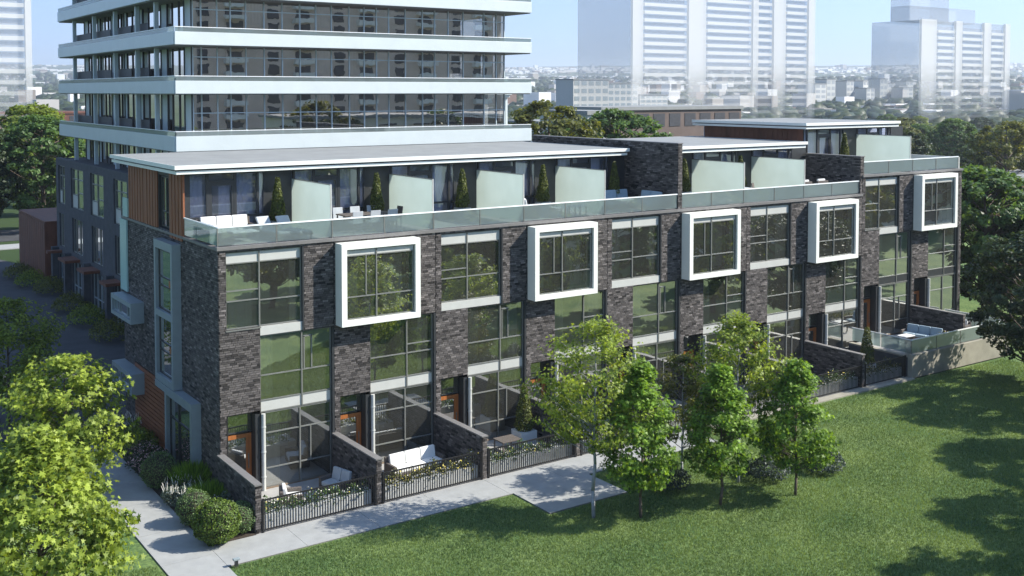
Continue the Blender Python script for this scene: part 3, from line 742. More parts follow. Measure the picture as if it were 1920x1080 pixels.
for i, z in enumerate(ZB):
    zn = ZB[i + 1] if i + 1 < len(ZB) else 30.0
    ph = 0.95 if i == 0 else 0.82
    s_ = MB(); s_.box(.05, TX - .05, .05, TY, z, z + .24); s_.build('floor_slab', M['soffit'], tw)
    for nm, bx4 in (('parapet', (0, TX, -.06, .05)), ('parapet', (-.06, .05, .052, TY)), ('parapet', (TX - .05, TX + .06, .052, 6.0))):
        s_ = MB(); s_.box(*bx4, z + .06, z + ph); s_.build(nm, M['towerwhite'], tw, bevel=.01)
    s_ = MB(); s_.box(.0, TX, -.03, .02, z + ph + .26, z + ph + .30); s_.box(-.03, .02, .03, TY, z + ph + .26, z + ph + .30); s_.build('handrail', M['rail'], tw)
    s_ = MB(); s_.box(0.03, TX - .03, -.01, .0, z + ph + .005, z + ph + .255); s_.build('glass_guard', M['bglass'], tw)
    s_ = MB(); s_.box(-.01, .0, .03, TY, z + ph + .005, z + ph + .255); s_.build('glass_guard', M['bglass'], tw)
    z0, z1 = z + .24, zn
    # front glazing
    fr = MB()
    for x in mull: fr.box(x - .035, x + .035, 1.44, 1.56, z0, z1)
    fr.box(mull[0], mull[-1], 1.46, 1.54, z0 + 2.0, z0 + 2.06)
    fo = fr.build('window_frame', M['tcol'], tw)
    for a in range(len(mull) - 1):
        q = MB(); q.face([(mull[a] + .035, 1.5, z0), (mull[a + 1] - .035, 1.5, z0), (mull[a + 1] - .035, 1.5, z1), (mull[a] + .035, 1.5, z1)]); q.build('pane', M['tglass'], fo)
    # left side glazing with pale columns
    fr = MB()
    for y in lmull: fr.box(1.44, 1.56, y - .05, y + .05, z0, z1)
    fo = fr.build('side_window_frame', M['dframe'], tw)
    for a in range(len(lmull) - 1):
        q = MB(); q.face([(1.5, lmull[a] + .05, z0), (1.5, lmull[a + 1] - .05, z0), (1.5, lmull[a + 1] - .05, z1), (1.5, lmull[a] + .05, z1)])
        q.build('pane' if a % 4 else 'pale_panel', M['tglass'] if a % 4 else M['tcol'], fo)
    for y in (5.0, 9.2, 14.5, 20.3, 26.5):
        q = MB(); q.box(.35, .6, y, y + .25, z0, z1); q.build('column', M['tcol'], tw)
    for (y0, y1) in ((7.6, 11.0), (11.6, 16.0), (16.8, 21.5), (22.4, 27.5)):
        q = MB(); q.box(.7, .76, y0, y1, z0, z0 + 1.5); q.build('divider_panel', M['tdark'], tw)
    # pale blinds behind part of the front
    for a in (0, 4, 8, 10, 15, 17, 18, 19, 20):
        if rr.random() < .8: curtain(tw, lambda u, d, zz: (u, -d, zz), mull[a] + .05, mull[a + 1] - .05, z0 + rr.choice((.0, .0, 1.2)), z1 - .05, -1.75, 'curtain' if rr.random() < .6 else 'sofag')
# right return wing with its own parapets
w_ = MB(); w_.box(TX - 3.9, TX + 1.4, 8.0, TY - 2, 10.4, 16.9); w_.build('rear_wing', M['podium'], tw)
for z in (12.3, 15.6):
    w_ = MB(); w_.box(TX - 1, TX + 2.6, 6.2, 6.32, z, z + 1.0); w_.box(TX + 2.5, TX + 2.6, 6.33, TY - 4, z, z + 1.0); w_.box(TX - 1, TX + 2.5, 6.33, TY - 4, z - .2, z); w_.build('rear_parapet', M['towerwhite'], tw)
w_ = MB(); w_.box(TX + .3, TX + .7, 6.7, 7.2, 10.4, 17.0); w_.box(TX + 2.2, TX + 2.4, 6.5, 7, 10.4, 17); w_.build('rear_column', M['towerwhite'], tw)
glazing(tw, lambda u, d, z: (u, 8.0 - d, z), TX - 1.2, TX + 1.3, 13.2, 15.4, d=.06, vx=[TX, TX + .7], frame='white', glass='tglass', fw=.08)
# ---- podium wing with street doors (faces -X)
pw = thing('podium_wing', 'dark brick podium wing below the tower with rust door canopies', 'building', (5.0, 20.0, 0))
POP = []
BAYS = [(11.3, 14.6), (17.2, 20.9), (23.0, 26.9), (29.0, 31.2)]
BAYS = [(2.5, 6.2)] + BAYS
for (a, b) in BAYS: POP += [(a, b, 6.95, 10.0), (a + .4, b - .2, 3.55, 6.2), (a + .3, b, 0.05, 2.9)]
m_ = MB()
for (a, b, c, d) in cells(0, 32, 0, 10.55, POP): mbox(m_, SIDE, a, b, -.4, 0, c, d)
mbox(m_, SIDE, 0, 32, -26, -25.6, 0, 10.5); m_.box(.41, 26, 0, .4, 0, 10.5); m_.box(.41, 26, 31.6, 32, 0, 10.5); m_.box(.41, 25.9, .41, 31.59, 10.2, 10.45)
m_.box(3.0, 3.2, .41, 31.5, 0, 10.1)
m_.build('wall', M['podium'], pw)
for bi, (a, b) in enumerate(BAYS):
    glazing(pw, SIDE, a, b, 6.95, 10.0, d=-.12, vx=[a + (b - a) * .55], hz={0: [8.2, 9.2], 1: [8.0, 9.2]}, frame='frame', fw=.09, panels=[(a + (b - a) * .5, b, 6.9, 8.05)])
    glazing(pw, SIDE, a + .4, b - .2, 3.55, 6.2, d=-.12, vx=[a + (b - a) * .4, a + (b - a) * .7], frame='frame', fw=.07)
    d_ = glazing(pw, SIDE, a + .3, b, .05, 2.9, d=-.15, vx=[a + (b - a) * .4, a + (b - a) * .7], hz={'*': [1.0]}, frame='gmetal', fw=.08, name='door')
    c_ = MB(); mbox(c_, SIDE, a + 1.3, b - .3, .0, 1.1, 3.05, 3.25); c_.build('door_canopy', M['rust'], pw)
    c_ = MB(); mbox(c_, SIDE, b + .2, b + .75, 0, .5, 0, 3.4); c_.build('pier', M['podium'], pw)
# ---- rusty box building
rb = thing('rust_clad_box', 'rust-brown metal-clad box building at the end of the drive', 'building', (4.4, 53.5, 0))
m_ = MB(); m_.box(.05, 6, .05, 11, 0, 5.1); m_.build('body', M['rust'], rb)
m_ = MB(); m_.box(0, 6.05, 0, 11.05, 5.101, 5.25); m_.build('roof_edge', M['rust'], rb)
for i in range(14): m_ = MB(); m_.box(-.03, .049, .1 + i * .78, .1 + i * .78 + .70, .05, 5.08); m_.build('panel', M['rust'], rb)
m_ = MB(); m_.box(.8, 5, -.02, .048, .1, 3.2); m_.build('opening', M['dframe'], rb)

# ------------------------------------------------------------------ patio walls, fences, planters
WLAB = ['first black brick garden wall, at the corner beside the round shrubs', 'second black brick garden wall, between the armchairs and the white sofa', 'third black brick garden wall, right of the white sofa', 'fourth black brick garden wall, behind the pale-trunked tree',
        'fifth black brick garden wall, mostly hidden by the young trees', 'sixth black brick garden wall, behind the tallest middle tree', 'seventh black brick garden wall, behind the middle trees', 'eighth black brick garden wall, beside the cone shrub in the white planter']
for k in range(8):
    brickwall('garden_wall', WLAB[k], UW * k - (0 if k else -.0), -3.92, -.02, .0, 1.80, .24, 40 + k * 3)
t9 = brickwall('garden_wall', 'black brick wall across the raised concrete terrace', UW * 9, -3.6, -.02, 1.12, 2.75, .24, 80)
def leaves(n, cen, nrm, size, shape='kite', rng=None, tone=None, jit=.7):
    """cen (n,3) leaf centres, nrm (n,3) preferred normals -> verts, faces"""
    r = rng
    nn = nrm + r.normal(size=(n, 3)) * jit; nn /= np.linalg.norm(nn, axis=1)[:, None] + 1e-9
    a = np.cross(nn, r.normal(size=(n, 3))); a /= np.linalg.norm(a, axis=1)[:, None] + 1e-9
    b = np.cross(nn, a)
    if shape == 'kite': P = np.array([(-.5, 0, .0), (0.05, -.34, .07), (.62, 0, -.05), (.05, .34, .07)])
    elif shape == 'tri': P = np.array([(-.5, -.25, 0), (.6, 0, 0), (-.4, .3, 0)])
    elif shape == 'blade': P = np.array([(0, -.06, 0), (0, .06, 0), (1, .0, 0)])
    else:  # five-lobed
        rr_ = [.62, .24, .55, .22, .48, .20, .48, .22, .55, .24]; an = [0, 36, 62, 92, 122, 180, 238, 268, 298, 324]
        P = np.array([(q * math.cos(rad(w)), q * math.sin(rad(w)), -.10 * q) for q, w in zip(rr_, an)])
    s = size[:, None, None]
    v = cen[:, None, :] + s * (P[None, :, 0:1] * a[:, None, :] + P[None, :, 1:2] * b[:, None, :] + P[None, :, 2:3] * nn[:, None, :])
    k = len(P); f = np.arange(n * k).reshape(n, k)
    return v.reshape(-1, 3), f
def foliage_mesh(name, cen, out, size, mat, seed, shape='kite', tone=None, jit=.7):
    r = np.random.default_rng(seed); n = len(cen)
    sz = size * r.uniform(.65, 1.3, n)
    v, f = leaves(n, np.asarray(cen), np.asarray(out), sz, shape, r, jit=jit)
    if tone is None: tone = r.uniform(0, 1, n)
    return npmesh(name, v, f, M[mat], tone)
def spill(x0, x1, y, z, seed, n=900):
    r = np.random.default_rng(seed); L = x1 - x0; n = int(n * L / 4.4)
    u = r.uniform(0, L, n)
    hgt = .20 + .16 * np.sin(u * 2.1 + seed) * np.sin(u * 5.3 + seed * 2) + .06 * np.sin(u * 11)
    c = np.stack([x0 + u, y + r.normal(0, .15, n), z + hgt * r.uniform(-.7, 1.5, n)], 1)
    o = np.tile((0, -.5, .8), (n, 1)); return c, o
FLAB = ['first black iron fence from the corner, beside the round shrubs', 'second black iron fence from the corner, before the white sofa', 'third black iron fence from the corner, before the cone shrub', 'fourth black iron fence, behind the pale-trunked tree',
        'fifth black iron fence, hidden behind the young trees', 'sixth black iron fence, hidden behind the young trees', 'second black iron fence from the concrete terrace wall', 'last black iron fence, touching the concrete terrace wall']
PLAB = [l.replace('black iron fence', 'flower trough behind the iron fences') for l in FLAB]
PLAB = ['pale trough of white and yellow flowers nearest the corner', 'pale trough of yellow flowers before the white sofa', 'pale trough of white flowers before the cone shrub', 'pale flower trough behind the pale-trunked tree', 'fifth pale flower trough, behind the young trees', 'sixth pale flower trough, behind the young trees', 'second pale flower trough from the concrete terrace wall', 'pale flower trough nearest the concrete terrace wall']
for k in range(8):
    x0 = UW * k + .13; x1 = UW * (k + 1) - .13 if k < 7 else 37.55
    L = x1 - x0
    t = thing('iron_fence', FLAB[k], 'fence', (x0, -3.92, 0), 0, 'black iron fences along the path')
    for a in (0, L - .06): m_ = MB(); m_.box(a, a + .07, -.035, .035, 0, 1.25); m_.build('post', M['blackiron'], t)
    for z in (.08, 1.17): m_ = MB(); m_.box(.061, L - .061, -.022, .022, z, z + .05); m_.build('rail', M['blackiron'], t)
    n = int(L / .105); pk = MB(); pk.box(-.012, .012, -.012, .012, .131, 1.169); pme = pk.mesh('picket', M['blackiron'])
    for i in range(1, n): link('picket', pme, t, (L * i / n, 0, 0))
    t = thing('flower_trough', PLAB[k], 'planter', (x0 + .08, -3.42, 0), 0, 'flower troughs behind the fences')
    m_ = MB(); m_.box(0, L - .16, -.30, .22, .02, .56); m_.build('trough', M['pplanter'], t, bevel=.01)
    c, o = spill(.1, L - .26, -.08, .58, 300 + k, 1500)
    link('foliage', foliage_mesh('foliage', c, o, .085, 'lf_olive' if k % 2 else 'lf_green', 20 + k), t, kind='stuff')
    sel = np.random.default_rng(k).choice(len(c), int(len(c) * .09), replace=False)
    link('white_blossom', foliage_mesh('white_blossom', c[sel] + (0, -.06, .05), o[sel], .06, 'blossw', 60 + k, jit=.3), t, kind='stuff')
    sel = np.random.default_rng(k + 50).choice(len(c), int(len(c) * (.12 if k == 1 else .03)), replace=False)
    link('yellow_blossom', foliage_mesh('yellow_blossom', c[sel] + (0, -.06, .06), o[sel], .07, 'blossy', 70 + k, jit=.3), t, kind='stuff')
# ---- raised concrete terrace
rt = thing('concrete_terrace', 'raised concrete terrace with glass rail at the far right', 'terrace', (37.6, -4.3, 0))
m_ = MB(); m_.box(0, 9.6, 0, .28, 0, 1.30); m_.build('front_wall', M['concrete'], rt, bevel=.01)
m_ = MB(); m_.box(0, .26, .281, 4.25, 0, 1.12); m_.build('side_wall', M['podium'], rt)
m_ = MB(); m_.box(.261, 9.6, .281, 4.25, 0, 1.10); m_.build('deck', M['patio'], rt)
m_ = MB(); m_.box(-.02, .30, .30, 4.25, 1.121, 1.20); m_.build('coping', M['concrete'], rt)
balustrade('glass balustrade with white rail around the raised concrete terrace', 37.75, 47.0, -4.14, 1.30, .80, 2.3, side=4.0, side1=4.1)
t = thing('flower_trough', 'long trough of trailing white flowers on the raised concrete terrace', 'planter', (38.2, -3.62, 1.1))
m_ = MB(); m_.box(0, 4.9, -.3, .2, .01, .35); m_.build('trough', M['pplanter'], t)
c, o = spill(.1, 4.8, -.1, .42, 411, 1300); link('foliage', foliage_mesh('foliage', c, o, .085, 'lf_olive', 91), t, kind='stuff')
sel = np.random.default_rng(5).choice(len(c), 120, replace=False); link('white_blossom', foliage_mesh('white_blossom', c[sel] + (0, -.06, .05), o[sel], .06, 'blossw', 93, jit=.3), t, kind='stuff')

# ------------------------------------------------------------------ vegetation
def tree_mesh(seed, H, R, base, style, leafmat_, nclump, lpc, lsize, shape='kite', barkm='bark', trunk_r=.07, flat=.6, droop=.0):
    """returns (trunk mesh, crown mesh) for a tree of height H, crown radius R starting at height base"""
    r = np.random.default_rng(seed); tr = MB()
    pts = [Vector((0, 0, -.05))]; n = 7
    for i in range(1, n + 1):
        pts.append(Vector((r.normal(0, .02) * H * .25, r.normal(0, .02) * H * .25, H * .93 * i / n)))
    for i in range(n): tr.tube(pts[i], pts[i + 1], trunk_r * (1 - .8 * i / n), trunk_r * (1 - .8 * (i + 1) / n), 8)
    def stem(z):
        q = max(0, min(n - 1e-4, z / (H * .93) * n)); i = int(q); return pts[i].lerp(pts[i + 1], q - i)
    C = []; T = []; SZ = []
    if style == 'layer': hs = np.sort(r.uniform(base + .1, H * .97, nclump))
    else: hs = base + (H - base) * (r.uniform(0, 1, nclump) ** .9)
    for z in hs:
        q = (z - base) / (H - base)
        if style == 'oval': prof = float(np.interp(q, [0, .08, .2, .4, .62, .85, 1], [.42, .82, 1.0, .93, .72, .36, .08]))
        elif style == 'layer': prof = float(np.interp(q, [0, .15, .4, .65, .85, 1], [.75, .95, 1.0, .8, .45, .08]))
        else: prof = math.sqrt(max(0, 1 - (2 * q - 1) ** 2)) * .98 + .03
        an = r.uniform(0, 2 * math.pi); rr_ = R * prof * (r.uniform(.35, 1) ** (.55 if style != 'layer' else .4))
        p = Vector((math.cos(an) * rr_, math.sin(an) * rr_, z - droop * rr_))
        s0 = stem(max(base * .8, z - rr_ * .55 - .1)); mid = s0.lerp(p, .55) + Vector((0, 0, -.06 * rr_))
        if r.uniform() < (.9 if nclump < 90 else .45):
            tr.tube(s0, mid, trunk_r * .28 * (1.1 - q), trunk_r * .18, 4); tr.tube(mid, p, trunk_r * .18, trunk_r * .05, 4)
        cr = (.30 if style != 'layer' else .26) * (R ** .5) * r.uniform(.7, 1.25)
        m_ = int(lpc * r.uniform(.6, 1.3))
        d = r.normal(size=(m_, 3)); d /= np.linalg.norm(d, axis=1)[:, None]; d *= (r.uniform(0, 1, m_) ** .45)[:, None]
        if style == 'layer':                       # leaves strung along the limb in flat sprays
            tt = r.uniform(.42, 1.12, m_)[:, None]
            c = np.array(s0)[None] * (1 - tt) + np.array(p)[None] * tt + d * np.array((cr, cr, cr * .38))
        else: c = np.array(p) + d * np.array((cr, cr, cr * flat))
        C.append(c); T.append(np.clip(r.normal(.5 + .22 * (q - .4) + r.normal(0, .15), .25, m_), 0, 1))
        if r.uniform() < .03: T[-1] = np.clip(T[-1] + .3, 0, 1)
    C = np.concatenate(C); T = np.concatenate(T)
    axis = np.array((0, 0, base + (H - base) * .4)); o = C - axis; o /= np.linalg.norm(o, axis=1)[:, None] + 1e-6; o[:, 2] += .7
    crown = foliage_mesh('crown', C, o, lsize, leafmat_, seed + 1, shape, T, .75)
    return tr.mesh('trunk', M[barkm], smooth=True), crown
def tree(name, label, loc, meshes, rz=0, scale=1, group=None, cat='tree'):
    t = thing(name, label, cat, loc, rz, group)
    if scale != 1: t.scale = (scale,) * 3 if not hasattr(scale, '__len__') else scale
    link('trunk', meshes[0], t); link('crown', meshes[1], t); return t
# five young trees on the lawn
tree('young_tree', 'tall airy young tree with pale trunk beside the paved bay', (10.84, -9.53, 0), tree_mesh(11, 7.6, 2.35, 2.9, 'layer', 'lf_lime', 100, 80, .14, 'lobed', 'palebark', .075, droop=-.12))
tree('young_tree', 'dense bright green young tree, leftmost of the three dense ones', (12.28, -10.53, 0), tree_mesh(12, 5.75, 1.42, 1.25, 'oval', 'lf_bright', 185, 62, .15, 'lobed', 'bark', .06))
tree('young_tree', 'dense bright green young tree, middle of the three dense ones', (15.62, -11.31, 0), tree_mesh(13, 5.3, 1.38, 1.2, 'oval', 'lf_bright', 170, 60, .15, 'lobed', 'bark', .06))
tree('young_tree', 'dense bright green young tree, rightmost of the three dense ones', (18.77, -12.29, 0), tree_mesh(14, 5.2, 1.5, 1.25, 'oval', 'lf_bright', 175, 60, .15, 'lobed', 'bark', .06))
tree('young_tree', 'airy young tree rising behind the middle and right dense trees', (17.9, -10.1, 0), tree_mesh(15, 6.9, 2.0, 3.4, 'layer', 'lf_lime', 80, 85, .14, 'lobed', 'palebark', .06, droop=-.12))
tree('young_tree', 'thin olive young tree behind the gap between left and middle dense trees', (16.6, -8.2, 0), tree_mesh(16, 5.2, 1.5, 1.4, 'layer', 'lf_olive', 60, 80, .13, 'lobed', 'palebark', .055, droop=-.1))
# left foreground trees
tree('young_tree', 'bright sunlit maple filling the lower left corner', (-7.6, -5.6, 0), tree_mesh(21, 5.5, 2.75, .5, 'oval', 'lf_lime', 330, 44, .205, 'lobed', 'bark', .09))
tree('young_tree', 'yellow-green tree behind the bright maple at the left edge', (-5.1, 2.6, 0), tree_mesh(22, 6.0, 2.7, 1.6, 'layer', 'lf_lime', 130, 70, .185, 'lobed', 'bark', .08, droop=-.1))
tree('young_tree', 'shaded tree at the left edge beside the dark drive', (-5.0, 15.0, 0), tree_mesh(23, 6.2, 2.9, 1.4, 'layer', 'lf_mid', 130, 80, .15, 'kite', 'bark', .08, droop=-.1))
# big trees, shared meshes
BIG = [tree_mesh(31, 11, 4.6, 2.2, 'round', 'lf_green', 210, 75, .34, trunk_r=.26), tree_mesh(32, 12, 5.0, 2.4, 'round', 'lf_olive', 210, 75, .34, trunk_r=.28),
       tree_mesh(33, 10, 4.8, 1.6, 'round', 'lf_dark', 210, 75, .34, trunk_r=.25), tree_mesh(34, 11, 4.4, 1.8, 'round', 'lf_mid', 200, 75, .33, trunk_r=.25)]
NEAR = tree_mesh(35, 8.4, 3.4, 1.6, 'round', 'lf_dark', 190, 85, .21, 'kite', trunk_r=.17)
tree('large_tree', 'dark leafy tree overhanging the right edge beside the concrete terrace', (42.4, -8.3, -.3), NEAR)
tree('large_tree', 'green tree close behind the right end wall of the row', (55.0, 2.2, -.4), BIG[0], .9, .97)
tree('large_tree', 'dark green tree at the right edge beyond the raised terrace', (57.5, -1.5, -.5), BIG[2], .4, .95)
tree('large_tree', 'broad green tree just beyond the right end of the row', (56, 8, -.3), BIG[0], 1.1, 1.0)
tree('large_tree', 'pale green tree behind the highest white roof', (63, 21, -.3), BIG[3], 2.0, 1.12)
tree('large_tree', 'second green tree at right beyond the end of the row', (67, 10, -.3), BIG[0], 2.7, .9)
tree('large_tree', 'olive tree right of the tower base behind the black party wall', (51.5, 48, -.3), BIG[1], .3, 1.24)
tree('large_tree', 'soft green tree behind the tall black party wall', (64, 52, -.3), BIG[0], 3.0, (1.35, 1.35, 1.26))
tree('large_tree', 'lower green tree beside the soft green one behind the party wall', (58.5, 53, -.3), BIG[0], 3.9, 1.12)
tree('large_tree', 'big dark tree behind the rust box at the left edge', (4.5, 92, -.3), BIG[2], .2, 1.25)
tree('large_tree', 'olive tree at the left edge beyond the street', (-1.5, 104, -.3), BIG[1], 1.2, 1.15)
tree('large_tree', 'green tree right behind the rust box beside the tower', (11.5, 90, -.3), BIG[0], 2.2, 1.2)
tree('large_tree', 'tall yellow-green tree left of the tower above the others', (14.0, 108, -.3), BIG[3], 4.2, 1.3)
# park trees across the lawn: out of the picture, seen in the window reflections and casting the long lawn shadows
PARK = [(41.5, -14.5, 3, .8), (36.5, -19.5, 0, .75), (31.5, -23.5, 3, .8), (25.5, -26.5, 3, .85), (16, -34, 1, .95), (23, -33, 3, .9), (33, -31, 3, 1.0), (50, -22, 3, .9), (60, -21, 1, .9), (66, -23, 1, 1.1), (10, -43, 2, 1.1), (26, -41, 3, 1.1), (44, -39, 1, 1.2), (62, -38, 0, 1.2), (80, -34, 3, 1.2), (98, -36, 1, 1.3)]
for i, (x, y, m_, s) in enumerate(PARK):
    tree('park_tree', 'park tree standing across the lawn, opposite the townhouse row', (x, y, -.2), BIG[m_], i * 1.3, s, 'park trees across the lawn')
# background trees
rb_ = random.Random(77); cnt = 0
for i in range(400):
    if cnt >= 90: break
    px = rb_.choice((rb_.uniform(-40, 130), rb_.uniform(1000, 1960), rb_.uniform(1500, 1960))); dep = rb_.uniform(95, 420) ** 1.0
    p = at(px, 172, dep)
    if p[0] > 90 and p[0] < 140 and 88 < p[1] < 130: continue
    if px < 200 and dep < 135: continue
    if px > 900 and dep < 125: continue
    s = rb_.uniform(.75, 1.15); cnt += 1
    kd = rb_.choice((0, 1, 2, 2, 3)); sd = 'left of the tower' if px < 300 else ('right of the tower' if px < 1500 else 'beyond the right end of the row')
    tree('background_tree', ('green', 'olive', 'dark', 'yellow-green')[kd] + ' leafy tree in the ' + ('nearer' if dep < 230 else 'farther') + ' middle distance ' + sd, (p[0], p[1], terr(p[0], p[1]) - .3), BIG[kd], rb_.uniform(0, 6), s, 'trees in the middle distance')
# ---- round box shrubs
def ball(name, label, loc, r, mat, seed, n=5200, ls=.05):
    t = thing(name, label, 'shrub', loc, 0, 'round clipped shrubs at the corner')
    g = np.random.default_rng(seed); d = g.normal(size=(n, 3)); d /= np.linalg.norm(d, axis=1)[:, None]
    lump = 1 + .05 * np.sin(d[:, 0] * 7 + seed) * np.sin(d[:, 1] * 6) + .04 * np.sin(d[:, 2] * 11 + seed)
    c = d * (r * lump * g.uniform(.88, 1.02, n))[:, None]; c[:, 2] = c[:, 2] * .95 + r * .93; c[:, 2] = np.maximum(c[:, 2], .02)
    link('foliage', foliage_mesh('foliage', c, d, ls, mat, seed + 1, 'kite', None, .6), t, kind='stuff')
    m_ = MB(); k = 10
    for a in range(k):
        for b in range(6):
            q = []
            for (aa, bb) in ((a, b), (a + 1, b), (a + 1, b + 1), (a, b + 1)):
                th_, ph_ = 2 * math.pi * aa / k, math.pi * bb / 6
                q.append((.86 * r * math.sin(ph_) * math.cos(th_), .86 * r * math.sin(ph_) * math.sin(th_), .93 * r + .86 * r * .95 * math.cos(ph_)))
            m_.face(q)
    m_.build('dark_core', M['soil'], t, smooth=True); return t  # solid dark sphere filling the inside of the leaf ball
ball('round_shrub', 'largest bright round clipped shrub at the path corner', (-1.50, -3.85, 0.03), .82, 'lf_box', 1, 6500, .075)
ball('round_shrub', 'small round clipped shrub touching the first fence post', (-.50, -3.45, .03), .60, 'lf_boxd', 2, 4500)
ball('round_shrub', 'small round clipped shrub behind the largest one, beside the path', (-1.60, -1.75, .03), .66, 'lf_boxd', 3, 4500)
ball('round_shrub', 'round clipped shrub farthest back along the side path', (-1.55, 2.7, .03), .74, 'lf_boxd', 4, 4500)
def tuft(name, label, loc, r, h, mat, seed, n=700, lean=.6, w=.55, cat='grass'):
    t = thing(name, label, cat, loc)
    g = np.random.default_rng(seed); a = g.uniform(0, 6.28, n); q = g.uniform(0, 1, n) ** .6; ln = h * g.uniform(.6, 1.1, n)
    c = np.stack([np.cos(a) * q * r * .5, np.sin(a) * q * r * .5, np.zeros(n)], 1); dr = np.stack([np.cos(a) * q * lean, np.sin(a) * q * lean, np.ones(n)], 1); dr /= np.linalg.norm(dr, axis=1)[:, None]
    sd = np.cross(dr, g.normal(size=(n, 3))); sd /= np.linalg.norm(sd, axis=1)[:, None]; wd = .028 * w
    v = np.stack([c - sd * wd, c + sd * wd, c + dr * (ln * .6)[:, None] + sd * wd * .8, c + dr * ln[:, None] + np.array((0, 0, -.1)) * (ln * q)[:, None]], 1).reshape(-1, 3)
    link('blades', npmesh('blades', v, np.arange(4 * n).reshape(n, 4), M[mat], g.uniform(0, 1, n)), t, kind='stuff'); return t
tuft('ornamental_grass', 'upright bright grass clump against the end wall window', (-.62, 1.6, .03), .9, 1.15, 'lf_bright', 1, 1500, w=1.2)
tuft('ornamental_grass', 'wide bright grass clump by the first garden wall', (-.55, -.55, .03), 1.0, 1.0, 'lf_bright', 2, 1700, w=1.2)
def lowplant(name, label, loc, rx, ry, h, mat, seed, n=1500, ls=.07, bloss=None, nb=160, spikes=0, cat='plant', group=None):
    t = thing(name, label, cat, loc, 0, group)
    g = np.random.default_rng(seed); a = g.uniform(0, 6.28, n); q = g.uniform(0, 1, n) ** .5
    x = np.cos(a) * q * rx; y = np.sin(a) * q * ry; z = h * (1 - .6 * q ** 2) * g.uniform(.25, 1.0, n) ** .6 * (1 + .25 * np.sin(x * 6 + seed) * np.cos(y * 5))
    c = np.stack([x, y, z], 1); o = np.stack([x / rx, y / ry, np.ones(n)], 1)
    link('foliage', foliage_mesh('foliage', c, o, ls, mat, seed + 3, 'kite', None, .8), t, kind='stuff')
    if bloss:
        s = g.choice(n, nb, replace=False); link('blossom', foliage_mesh('blossom', c[s] + (0, 0, .07), o[s], .065, bloss, seed + 4, 'kite', None, .4), t, kind='stuff')
    if spikes:
        m_ = MB()
        for i in range(spikes):
            aa = g.uniform(0, 6.28); qq = g.uniform(0, 1) ** .5; p = Vector((math.cos(aa) * qq * rx, math.sin(aa) * qq * ry, h * .7)); m_.tube(p, p + Vector((g.normal(0, .06), g.normal(0, .06), g.uniform(.18, .36))), .014, .006, 5)
        m_.build('flower_spike', M['blossw'], t, kind='stuff')
    return t
lowplant('flowering_plant', 'grey plant with white flower spikes beside the side path', (-1.25, .7, .03), .8, 1.1, .75, 'lf_grey', 31, 2600, .08, 'blossw', 90, 55)
lowplant('flowering_plant', 'small white-flowered ground plants behind the round shrubs', (-.95, -1.5, .03), .8, 1.4, .7, 'lf_olive', 32, 3200, .075, 'blossw', 260)
lowplant('flowering_plant', 'silvery leafy plant beside the first garden wall', (-.5, -1.9, .03), .5, 1.0, .85, 'lf_grey', 33, 2000, .08)
lowplant('flowering_plant', 'pink flowering bush below the orange boards', (-1.3, 5.1, .03), .9, 1.7, 1.0, 'lf_dark', 34, 2600, .08, 'blossp', 900)
lowplant('low_shrub', 'low green shrub beside the orange boards', (-1.0, 8.2, .03), .95, 1.5, .9, 'lf_mid', 35, 2400, .09)
lowplant('flowering_plant', 'white-spiked plant below the lower small end window', (-.8, 10.6, .03), .7, 1.2, .7, 'lf_grey', 36, 1300, .07, None, 0, 50)
for i, (x, y, m_, lab) in enumerate([(3.7, 30.6, 'lf_olive', 'brownish shrub nearest along the podium wing'), (3.6, 36.3, 'lf_mid', 'bright green shrub second along the podium wing'), (3.7, 41.6, 'lf_olive', 'brownish shrub third along the podium wing'), (4.0, 49.8, 'lf_olive', 'brown shrub before the rust box, nearer the wing'), (3.4, 54.0, 'lf_mid', 'bright green shrub before the rust box'), (3.3, 58.5, 'lf_olive', 'brown shrub at the far end of the rust box')]):
    lowplant('drive_shrub', lab, (x, y, .0), 1.3, 1.9, 1.3, m_, 50 + i, 1700, .13, cat='shrub', group='shrubs along the drive')
for i, (x, y, lab) in enumerate([(15.2, -8.9, 'grey-green shrub behind the left and middle dense trees'), (19.3, -10.4, 'grey-green shrub between the middle and right dense trees'), (21.9, -11.1, 'grey-green shrub right of the rightmost dense tree')]):
    lowplant('lawn_shrub', lab, (x, y, .0), .95, .85, 1.0, 'lf_blue', 70 + i, 2300, .085, cat='shrub', group='grey-green shrubs between the lawn trees')
t = thing('path_light', 'small dark path light at the lawn corner', 'lamp', (-1.62, -6.05, -.01))
m_ = MB(); m_.box(-.05, .05, -.05, .05, 0, .24); m_.build('body', M['dframe'], t)
m_ = MB(); m_.box(-.11, .11, -.07, .07, .241, .31); m_.build('head', M['gmetal'], t, bevel=.01)
# ---- cone shrubs in planters
CONE = None
def conemesh(seed, H=1.85, R=.36):
    g = np.random.default_rng(seed); n = 3000; q = g.uniform(0, 1, n) ** .65 ; z = H * (1 - q); a = g.uniform(0, 6.28, n)
    rr_ = (R * (.22 + .78 * q) * (1 - .25 * (q > .93)) * g.uniform(.75, 1.08, n)) * (1 + .08 * np.sin(a * 3 + z * 6))
    c = np.stack([np.cos(a) * rr_, np.sin(a) * rr_, z], 1); o = np.stack([np.cos(a), np.sin(a), .5 + 0 * a], 1)
    return foliage_mesh('foliage', c, o, .075, 'lf_cone', seed + 1, 'kite', None, .6)
CM = conemesh(5); CM2 = conemesh(9, 2.1, .48)
pl = MB(); pl.box(-.30, .30, -.30, .30, 0, .55); PLm = pl.mesh('planter_box', M['planter'])
pl = MB(); pl.box(-.42, .42, -.42, .42, 0, .62); PLw = pl.mesh('planter_box', M['wplanter'])
st = MB(); st.tube((0, 0, .5), (0, 0, 1.9), .05, .02, 6); STm = st.mesh('stem', M['bark'])
